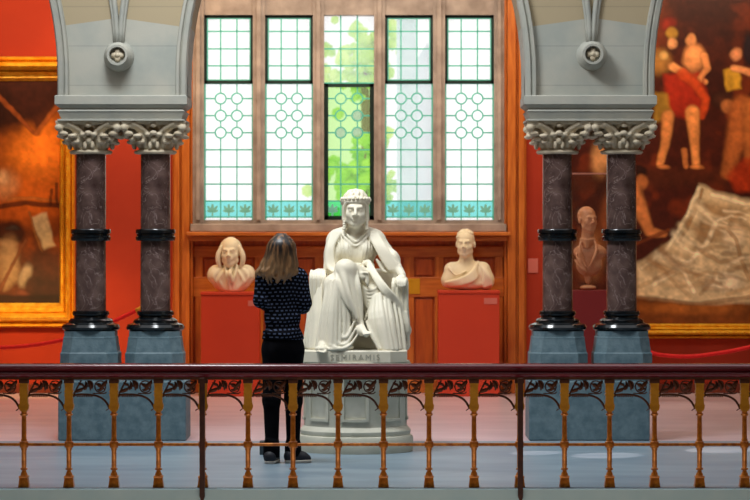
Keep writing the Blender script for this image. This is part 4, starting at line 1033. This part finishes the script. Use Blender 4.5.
# loosely brushed standing figures, warm dark ground, pale cloth low down
layers = [('bg',(66,22,10),1),('n',(104,38,12),.8,.5),('e',(44,14,8),.8,705,40,40,60,0,.8),('e',(120,50,18),.7,640,20,30,60,0,.9),
 ('p',(118,62,20),.9,[(566,330),(566,290),(620,296),(690,304),(760,300),(1000,300),(1000,330)],10),('e',(170,96,34),.6,690,308,60,8,0,.8),
 ('p',(74,30,12),.8,[(566,170),(700,168),(1000,180),(1000,200),(700,186),(566,192)],8),
 # figure with helmet
 ('e',(120,28,12),.85,668,24,9,7,-.4,.5),('e',(160,116,40),.9,672,33,6.5,6.5,.2,.4),('e',(206,138,86),.9,672,43,5,6,0,.4),
 ('e',(150,100,44),.9,660,62,12,14,.3,.5),('e',(196,150,84),.8,664,56,5,5,0,.5),('s',(216,140,80),.9,[(672,66),(688,76),(706,82)],4.5,2.8,.5),
 ('p',(150,34,14),.9,[(664,74),(704,72),(708,108),(690,122),(668,112)],5),('p',(150,110,36),.85,[(654,92),(668,94),(672,116),(654,124)],4),
 ('s',(210,128,66),.9,[(668,116),(666,140),(660,164)],6.5,3.5,.5),('e',(190,110,56),.8,664,167,7,2.6,0,.5),
 # second figure
 ('e',(66,24,12),.9,691,31,7,6,0,.4),('e',(206,134,80),.9,691,40,5.4,7,0,.4),('e',(214,136,78),.9,694,58,12,15,.1,.4),('s',(206,128,72),.85,[(704,56),(707,68),(700,80)],4,3,.5),
 ('s',(176,60,20),.9,[(682,74),(696,84),(706,100),(702,116)],6,4,.5),('s',(214,132,68),.95,[(692,112),(694,138),(696,164)],7.5,3.8,.4),('s',(190,110,54),.8,[(684,150),(686,166)],3,3,.5),('e',(200,118,58),.8,697,167,7,2.8,0,.5),
 # third group at right edge
 ('e',(196,124,80),.9,736,54,6,7,.3,.4),('p',(180,132,36),.9,[(724,70),(738,66),(742,88),(726,92)],3),('s',(204,130,80),.85,[(734,68),(750,72)],4,4,.5),('e',(20,16,24),.9,750,50,8,16,0,.5),
 ('e',(60,28,16),.9,722,100,10,9,0,.5),('e',(178,104,54),.8,727,106,7,7,0,.5),('s',(168,90,40),.85,[(742,108),(736,140),(728,172)],13,8,.5),('s',(176,98,44),.8,[(752,108),(752,160)],10,8,.5),
 ('p',(170,50,14),.8,[(726,176),(744,158),(1000,150),(1000,190),(736,192)],5),
 # stooping dark-haired figure at left
 ('e',(30,14,8),.9,638,172,9,8,0,.4),('e',(176,100,50),.85,641,182,7,8,0,.4),('s',(196,116,60),.9,[(632,188),(642,214),(650,232),(664,234)],9,3.5,.5),
 ('s',(110,50,20),.8,[(626,248),(646,240),(668,230)],2,2,.5),('e',(150,76,36),.8,612,215,14,30,.2,.6),('e',(196,120,64),.7,590,255,16,26,0,.7),('e',(214,150,90),.6,600,160,10,18,0,.7),
 # cloth
 ('p',(214,186,140),.97,[(700,184),(716,192),(760,202),(1000,196),(1000,296),(700,304),(638,296),(636,264),(656,252),(676,238),(690,214)],5),
 ('p',(150,110,66),.7,[(704,200),(742,208),(746,236),(716,240),(690,254)],8),('s',(150,108,64),.8,[(702,190),(694,214),(680,240)],1.6,2,.6),
 ('s',(236,214,170),.8,[(699,188),(688,214),(668,248),(642,268)],2.4,2,.6),('s',(236,212,168),.8,[(712,194),(744,204),(800,204)],2.4,2.4,.6),
 ('s',(236,214,172),.7,[(716,222),(706,244),(690,262),(654,284)],3,3,.7),('s',(150,108,64),.4,[(640,286),(672,272),(694,262)],2,2,.7),('s',(156,112,68),.35,[(656,262),(676,284),(690,296)],1.6,2,.7),
 ('s',(238,216,174),.7,[(664,256),(684,272),(694,292)],2.4,2.4,.7),('s',(154,112,70),.6,[(700,250),(720,262),(744,258)],2.4,2.4,.7),('e',(236,214,174),.75,724,282,20,10,-.1,.5),('s',(140,98,58),.4,[(700,294),(712,282),(716,270)],1.8,1.8,.6),
 ('e',(232,206,164),.7,734,236,12,16,.3,.5),('s',(158,116,74),.7,[(726,228),(736,240),(740,256)],1.8,1.8,.6),('s',(120,80,44),.6,[(638,298),(700,304),(760,296)],2.2,2.2,.7),('s',(154,112,68),.6,[(742,262),(750,280)],2,2,.6)]
rn = random.Random(8)
for i in range(26):
    u = rn.random(); x0 = 700-u*58+rn.uniform(-3,3); y0 = 192+u*70; L_ = rn.uniform(30,80); a = rn.uniform(.25,1.0)
    pts = [(x0+4, y0+6), (x0+4+L_*.5*math.cos(a), y0+6+L_*.5*math.sin(a)+rn.uniform(-5,5)), (x0+4+L_*math.cos(a*.7), min(294, y0+6+L_*math.sin(a*.7)))]
    layers.append(('s', rn.choice([(150,108,64),(238,216,176),(128,88,50),(226,198,152)]), .34, pts, rn.uniform(2.5,4.5), 1.6, 1.2))
for i in range(16):
    x0 = rn.uniform(705,752); y0 = rn.uniform(204,290); layers.append(('s', rn.choice([(150,108,64),(238,216,176),(124,84,48)]), .45, [(x0-14,y0+rn.uniform(-8,8)),(x0,y0),(x0+14,y0+rn.uniform(-6,10))], rn.uniform(1.5,3), 1.4, 1.0))
canvas(566, 996, -56, 325, dP-.012, layers, M['paint'], 'canvas', e, 1.0, 5)

# ================================================================== SMALL THINGS
d = YW+.03
o = MB().box(PX(405.5,d), PX(420,d), YW+.015, YW+.03, PZ(294,d), PZ(278.5,d), .003).obj('wall_plaque', M['plaque'], None, origin=P(412,294,YW+.02))
tag(o, 'yellow brass plaque on the oak panelling right of the statue', 'plaque')
o = MB().box(PX(528,YW), PX(538,YW), YW-.008, YW, PZ(273,YW), PZ(258.5,YW), .002).obj('wall_label', M['label'], None, origin=P(533,273,YW))
tag(o, 'small pink caption card on the red wall beside the right inner column', 'label')
o = MB().box(PX(259.5,8.35*K), PX(266,8.35*K), 8.35*K, 8.35*K+.12, 0, .105, .006).obj('floor_box', M['floorbox'], None, origin=(PX(263,8.35*K),8.35*K+.06,0))
tag(o, "small dark grey box on the floor by the visitor's left shoe", 'box')
def stanchion(px, d, ytop, label):
    x = PX(px,d); z = PZ(ytop,d); e = empty('stanchion', (x,d,0), label, 'stanchion', 'rope stanchions')
    MB().lathe(x, d, [(.15,0),(.15,.012),(.12,.025),(.04,.04),(.025,.06)], 32).obj('base', M['brass'], e, 'auto')
    MB().lathe(x, d, [(.019,.04),(.019,z-.03),(.026,z-.025),(.026,z-.005),(.02,z),(.027,z+.015),(.02,z+.034),(.004,z+.04)], 20).obj('pole', M['brass'], e, 'auto')
stanchion(631, 11.3*K, 318, 'brass rope stanchion behind the right outer column')
stanchion(150, 11.3*K, 303, 'brass rope stanchion partly behind the left inner column')
def rope(pts, d, label, tip):
    q = crv([P(x,y,d) for x,y in pts], 8); e = empty('rope', q[0], label, 'rope', 'red velvet barrier ropes')
    k = 4 if tip else 0
    MB().tube(q[k:], .021, 12).obj('velvet', M['rope'], e, True)
    if tip:
        m = MB().tube(q[1:k+2], [.012]+[.024]*(k), 12); m.tube([q[0], q[1], q[2]], [.007]*3, 8); m.obj('end_cap', M['brass'], e, True)
rope([(146,306),(128,314.5),(96,329),(64,339.5),(30,345.5),(-5,347.5),(-60,344),(-110,330)], 11.3*K, 'red velvet barrier rope below the left painting', True)
rope([(631,323),(640,342),(652,353),(686,356.5),(721,352.8),(752,346.5),(800,334)], 11.3*K, 'red velvet barrier rope below the large right painting', False)


# ================================================================== THE VISITOR
YV = 8.02*K; V = lambda px, py, yl=0: P(px, py, YV+yl)
pe = empty('person', (PX(283,YV), YV, 0), 'person with ombre hair seen from behind in dashed dark sweater, looking at the statue', 'person')
def arms(f, g, k=.03):
    f.cap(V(263,278,.03), V(260.5,300,.03), .050+g, .043+g, k); f.cap(V(260.5,301,.03), V(270,308,.20), .040+g, .034+g, k); 
    f.cap(V(300,278,.03), V(304.5,302,.03), .050+g, .044+g, k); f.cap(V(304,304,.04), V(303,307,.14), .042+g, .038+g, k); f.cap(V(303,307,.14), V(286,307,.24), .038+g, .030+g, k)
def torso(f, g, k=.04):
    f.cap(V(268,277,.04), V(296,277,.04), .062+g, .062+g, k); f.cap(V(276,272,.03), V(288,272,.03), .045+g, .045+g, k)
    f.ell(V(281.5,290,.05), (.150+g,.095+g,.15+g), k); f.ell(V(282.5,316,.05), (.122+g,.088+g,.16), k); f.ell(V(283,340,.04), (.142+g,.105+g,.13), k)
def legs(f, g, k=.03):
    f.cap(V(274,352,.03), V(271.5,400,.02), .082+g, .060+g, k); f.cap(V(271.5,400,.02), V(272,452,.01), .058+g, .042+g, k)
    f.cap(V(292,352,.05), V(293.5,400,.06), .082+g, .060+g, k); f.cap(V(293.5,400,.06), V(293,450,.07), .058+g, .042+g, k)
lo = (PX(248,YV), YV-.16, -.01); hi = (PX(314,YV), YV+.40, 1.72)
f = Field(lo, hi, .009)
hc = V(281.5, 251.5, .04); yaw = PI+.42
head(f, hc, 1.0, -yaw+2*PI if False else PI-.30, -.0)
f.cap(V(281.5,262,.04), V(282,273,.04), .05, .055, .02); torso(f, -.012); arms(f, -.010); legs(f, -.01)
# hands, folded in front
for (w0, dr, up) in ((V(286,307,.24), -1, 1), (V(270,308,.20), 1, 1)):
    p = w0+[dr*.045,.012,.0]; f.ell(p, (.045,.022,.034), .015)
    for i in range(4): f.strand([p+[dr*.03,.005,.024-.016*i], p+[dr*(.07-.004*abs(i-1)),.0,.022-.016*i], p+[dr*(.09-.006*abs(i-1)),-.02,.020-.016*i]], [.0095,.009,.0075], .003, 3)
    f.strand([p+[-dr*.01,-.01,.03], p+[dr*.02,-.02,.05], p+[dr*.045,-.02,.055]], [.011,.010,.008], .004, 3)
f.cap(V(271,453,.0), V(270,459,.05), .036, .036, .02); f.cap(V(270,459,.05), V(272,460,.17), .036, .03, .02); f.cap(V(293,452,.07), V(295,459,.08), .036, .036, .02); f.cap(V(295,459,.08), V(306,460,.14), .034, .03, .02)
f.obj('body', M['skin'], pe)
f = Field(lo, hi, .008); torso(f, .013); arms(f, .008)
f.cap(V(277,269,.035), V(287,269,.035), .048, .048, .03)
for a, b, r in (((264,300,-.035),(272,308,-.045),.014),((266,318,-.03),(280,322,-.05),.012),((298,316,-.02),(286,321,-.05),.012),((264,332,-.04),(282,334,-.07),.012),((300,330,-.03),(284,335,-.07),.01)): f.cap(V(*a), V(*b), r, r*.5, .03)
hemz = PZ(339.5, YV); f.box((PX(283,YV), YV+.05, hemz-.15), (.3,.3,.15), .002, .004, True)
f.box((PX(282,YV), YV+.04, hemz+.005), (.0,.0,.0), .0, .001)
f.obj('sweater', M['sweater'], pe)
f = Field(lo, hi, .008); legs(f, .004); f.ell(V(283,346,.04), (.151,.112,.16), .04)
for (x, yl) in ((271.5,.01),(293,.07)):
    for yy in (398, 404, 440, 447): f.cap(V(x-5,yy,yl-.045), V(x+5,yy+2,yl-.045), .008, .006, .02)
    f.cap(V(x,446,yl), V(x,456,yl+.005), .060, .062, .02)
f.cap(V(277,352,-.062), V(280,362,-.06), .004, .004, .006, True)
f.box((PX(283,YV), YV+.04, .0), (.3,.3,.045), .002, .004, True)
f.obj('trousers', M['trousers'], pe)
def shoe(a, b, w):
    a = np.array(a); b = np.array(b); u = (b-a)/np.linalg.norm(b-a); o = MB(); n = 20
    e_ = bpy.data.objects.new('shoe', None)
    f = Field(np.minimum(a,b)-[.09,.09,.02], np.maximum(a,b)+[.09,.09,.14], .006)
    f.ell(a+[0,0,.045], (.040,.040,.040), .02); f.cap(a+[0,0,.045], a+(b-a)*.75+[0,0,.038], .041, .042, .02); f.cap(a+(b-a)*.75+[0,0,.034], b+[0,0,.028], .042, .030, .02)
    f.cap(a+[0,0,.06], a+u*.03+[0,0,.105], .040, .036, .02); f.cap(a+u*.05+[0,0,.075], a+(b-a)*.6+[0,0,.05], .03, .03, .02)
    f.ell((a+b)/2+[0,0,-.018], (.4,.4,.036), .003, True)
    s_ = f.obj('shoe', M['shoe'], pe)
    f = Field(np.minimum(a,b)-[.09,.09,.01], np.maximum(a,b)+[.09,.09,.06], .005)
    f.cap(a+[0,0,.022], a+(b-a)*.75+[0,0,.022], .043, .047, .01); f.cap(a+(b-a)*.75+[0,0,.022], b+[0,0,.022], .047, .034, .01)
    w_ = f._win(f.lo, f.lo+f.h*f.n); sl, X, Y, Z = w_; f.f[sl] = np.maximum(f.f[sl], np.maximum(.001-Z, Z-.024))
    f.obj('sole', M['sole'], s_)
shoe(V(270,463.5,-.02)*[1,1,0], V(275,463,.17)*[1,1,0], 0)
shoe((PX(290,YV), YV+.05, 0), (PX(311,YV)-.03, YV+.09, 0), 0)
# hair
f = Field(hc+[-.20,-.2,-.28], hc+[.18,.18,.16], .0062)
f.ell(hc+[0,-.012,.026], (.100,.112,.100), .02); f.cap(hc+[-.005,-.04,.01], hc+[-.02,-.07,-.12], .082, .075, .03)
f.ell(hc+[.065,.02,-.05], (.045,.07,.10), .03); f.ell(hc+[-.07,.02,-.05], (.045,.07,.11), .03)
rn = random.Random(12)
for j in range(34):
    t = j/33; a = PI*1.02*(1-t)-.02; ca, sa = math.cos(a), math.sin(a)   # a sweep round the back of the head
    r1 = .100; R_ = .118+.02*rn.random(); lean = -.018; l = rn.uniform(-.05,.03)
    p0 = hc+[ca*.03-.01*0,-.012-sa*.03,.126]; p1 = hc+[ca*.088,-.012-sa*.098,.06]; p2 = hc+[ca*.104+lean*.3,-.012-sa*.112,-.02]
    wv = .018*math.sin(j*1.7)
    p3 = hc+[ca*(R_)+lean+wv*.5,-.02-sa*.105,-.10]; p4 = hc+[ca*(R_*1.04)+lean*1.8-wv,-.03-sa*.10,-.155+l*.4]; p5 = hc+[ca*(R_*.86)+lean*1.6+wv,-.03-sa*.09,-.185+l]
    f.strand([p0,p1,p2,p3,p4,p5], [.006,.011,.013,.015,.014,.006], .007, 5)
f.obj('hair', M['hair'], pe)

# ================================================================== LIGHT, WORLD, CAMERA
wd = bpy.data.worlds.new('World'); bpy.context.scene.world = wd; wd.use_nodes = True
bg = wd.node_tree.nodes['Background']; bg.inputs[0].default_value = (.96,.98,1,1); bg.inputs[1].default_value = 1.3
def area(loc, tgt, sx, sy, pw, col, spread=180):
    l = bpy.data.lights.new('area', 'AREA'); l.shape = 'RECTANGLE'; l.size = sx; l.size_y = sy; l.energy = pw; l.color = col; l.spread = math.radians(spread)
    o = bpy.data.objects.new('area_light', l); C.objects.link(o); o.location = loc
    o.rotation_euler = (Vector(tgt)-Vector(loc)).to_track_quat('-Z', 'Y').to_euler(); return o
area((-3.3, YW-1.6, 4.6), (-3.2, YW, 1.3), 2.4, .3, 66, (1,.68,.38))
area((3.4, YW-1.6, 4.8), (3.3, YW, 1.5), 2.6, .3, 58, (1,.74,.48))
area((-.25, YW-2.0, 4.9), (-.25, YW, 1.1), 3, .4, 72, (1,.88,.7))
area((0, YW-3.5, 5.6), (0, YW-3.5, 0), 6, 2, 75, (1,.84,.82))  # unseen overhead lamp added to brighten the gallery floor
area((-1.6, YP-3.2, 6.6), (-.1, YS+.2, 1.6), 2.0, 1.2, 150, (.93,.97,1), 120)
area((0, YF-3.5, -1.6), (0, YF+1.5, 2.2), 6, .6, 50, (1,.86,.74))  # unseen low fill lamp, added as warm bounce on undersides
area((-3.7, YW-1.3, 1.3), (-3.7, YW, .35), 2.2, .15, 14, (1,.62,.22), 120)  # added orange wash lamp for the foot of the left wall
def sunpatch(px, py, w):
    d = EYE*F/(py-HZ); x = PX(px, d); l = bpy.data.lights.new('sun_patch', 'SPOT'); l.energy = 2000; l.color = (1,.68,.6); l.spot_size = 2*math.atan(w/6.6); l.spot_blend = .35; l.shadow_soft_size = .02
    o = bpy.data.objects.new('sun_patch_light', l); C.objects.link(o); o.location = (x-2.4, d-3.2, 5.2); o.rotation_euler = (Vector((x,d,0))-o.location).to_track_quat('-Z','Y').to_euler()
sunpatch(606, 455.5, .27); sunpatch(536, 453, .2); sunpatch(722, 450, .3)
cam = bpy.data.cameras.new('Camera'); co = bpy.data.objects.new('Camera', cam); C.objects.link(co)
co.location = (0,0,EYE); co.rotation_euler = (PI/2,0,0); cam.sensor_width = 36; cam.lens = 36*F/750; cam.shift_y = -5/750
cam.clip_end = 200
cam.dof.use_dof = True; cam.dof.focus_distance = 20.3; cam.dof.aperture_fstop = cam.lens/1000/.028
sc = bpy.context.scene; sc.camera = co
sc.view_settings.view_transform = 'Standard'; sc.view_settings.look = 'None'
sc.cycles.use_denoising = True
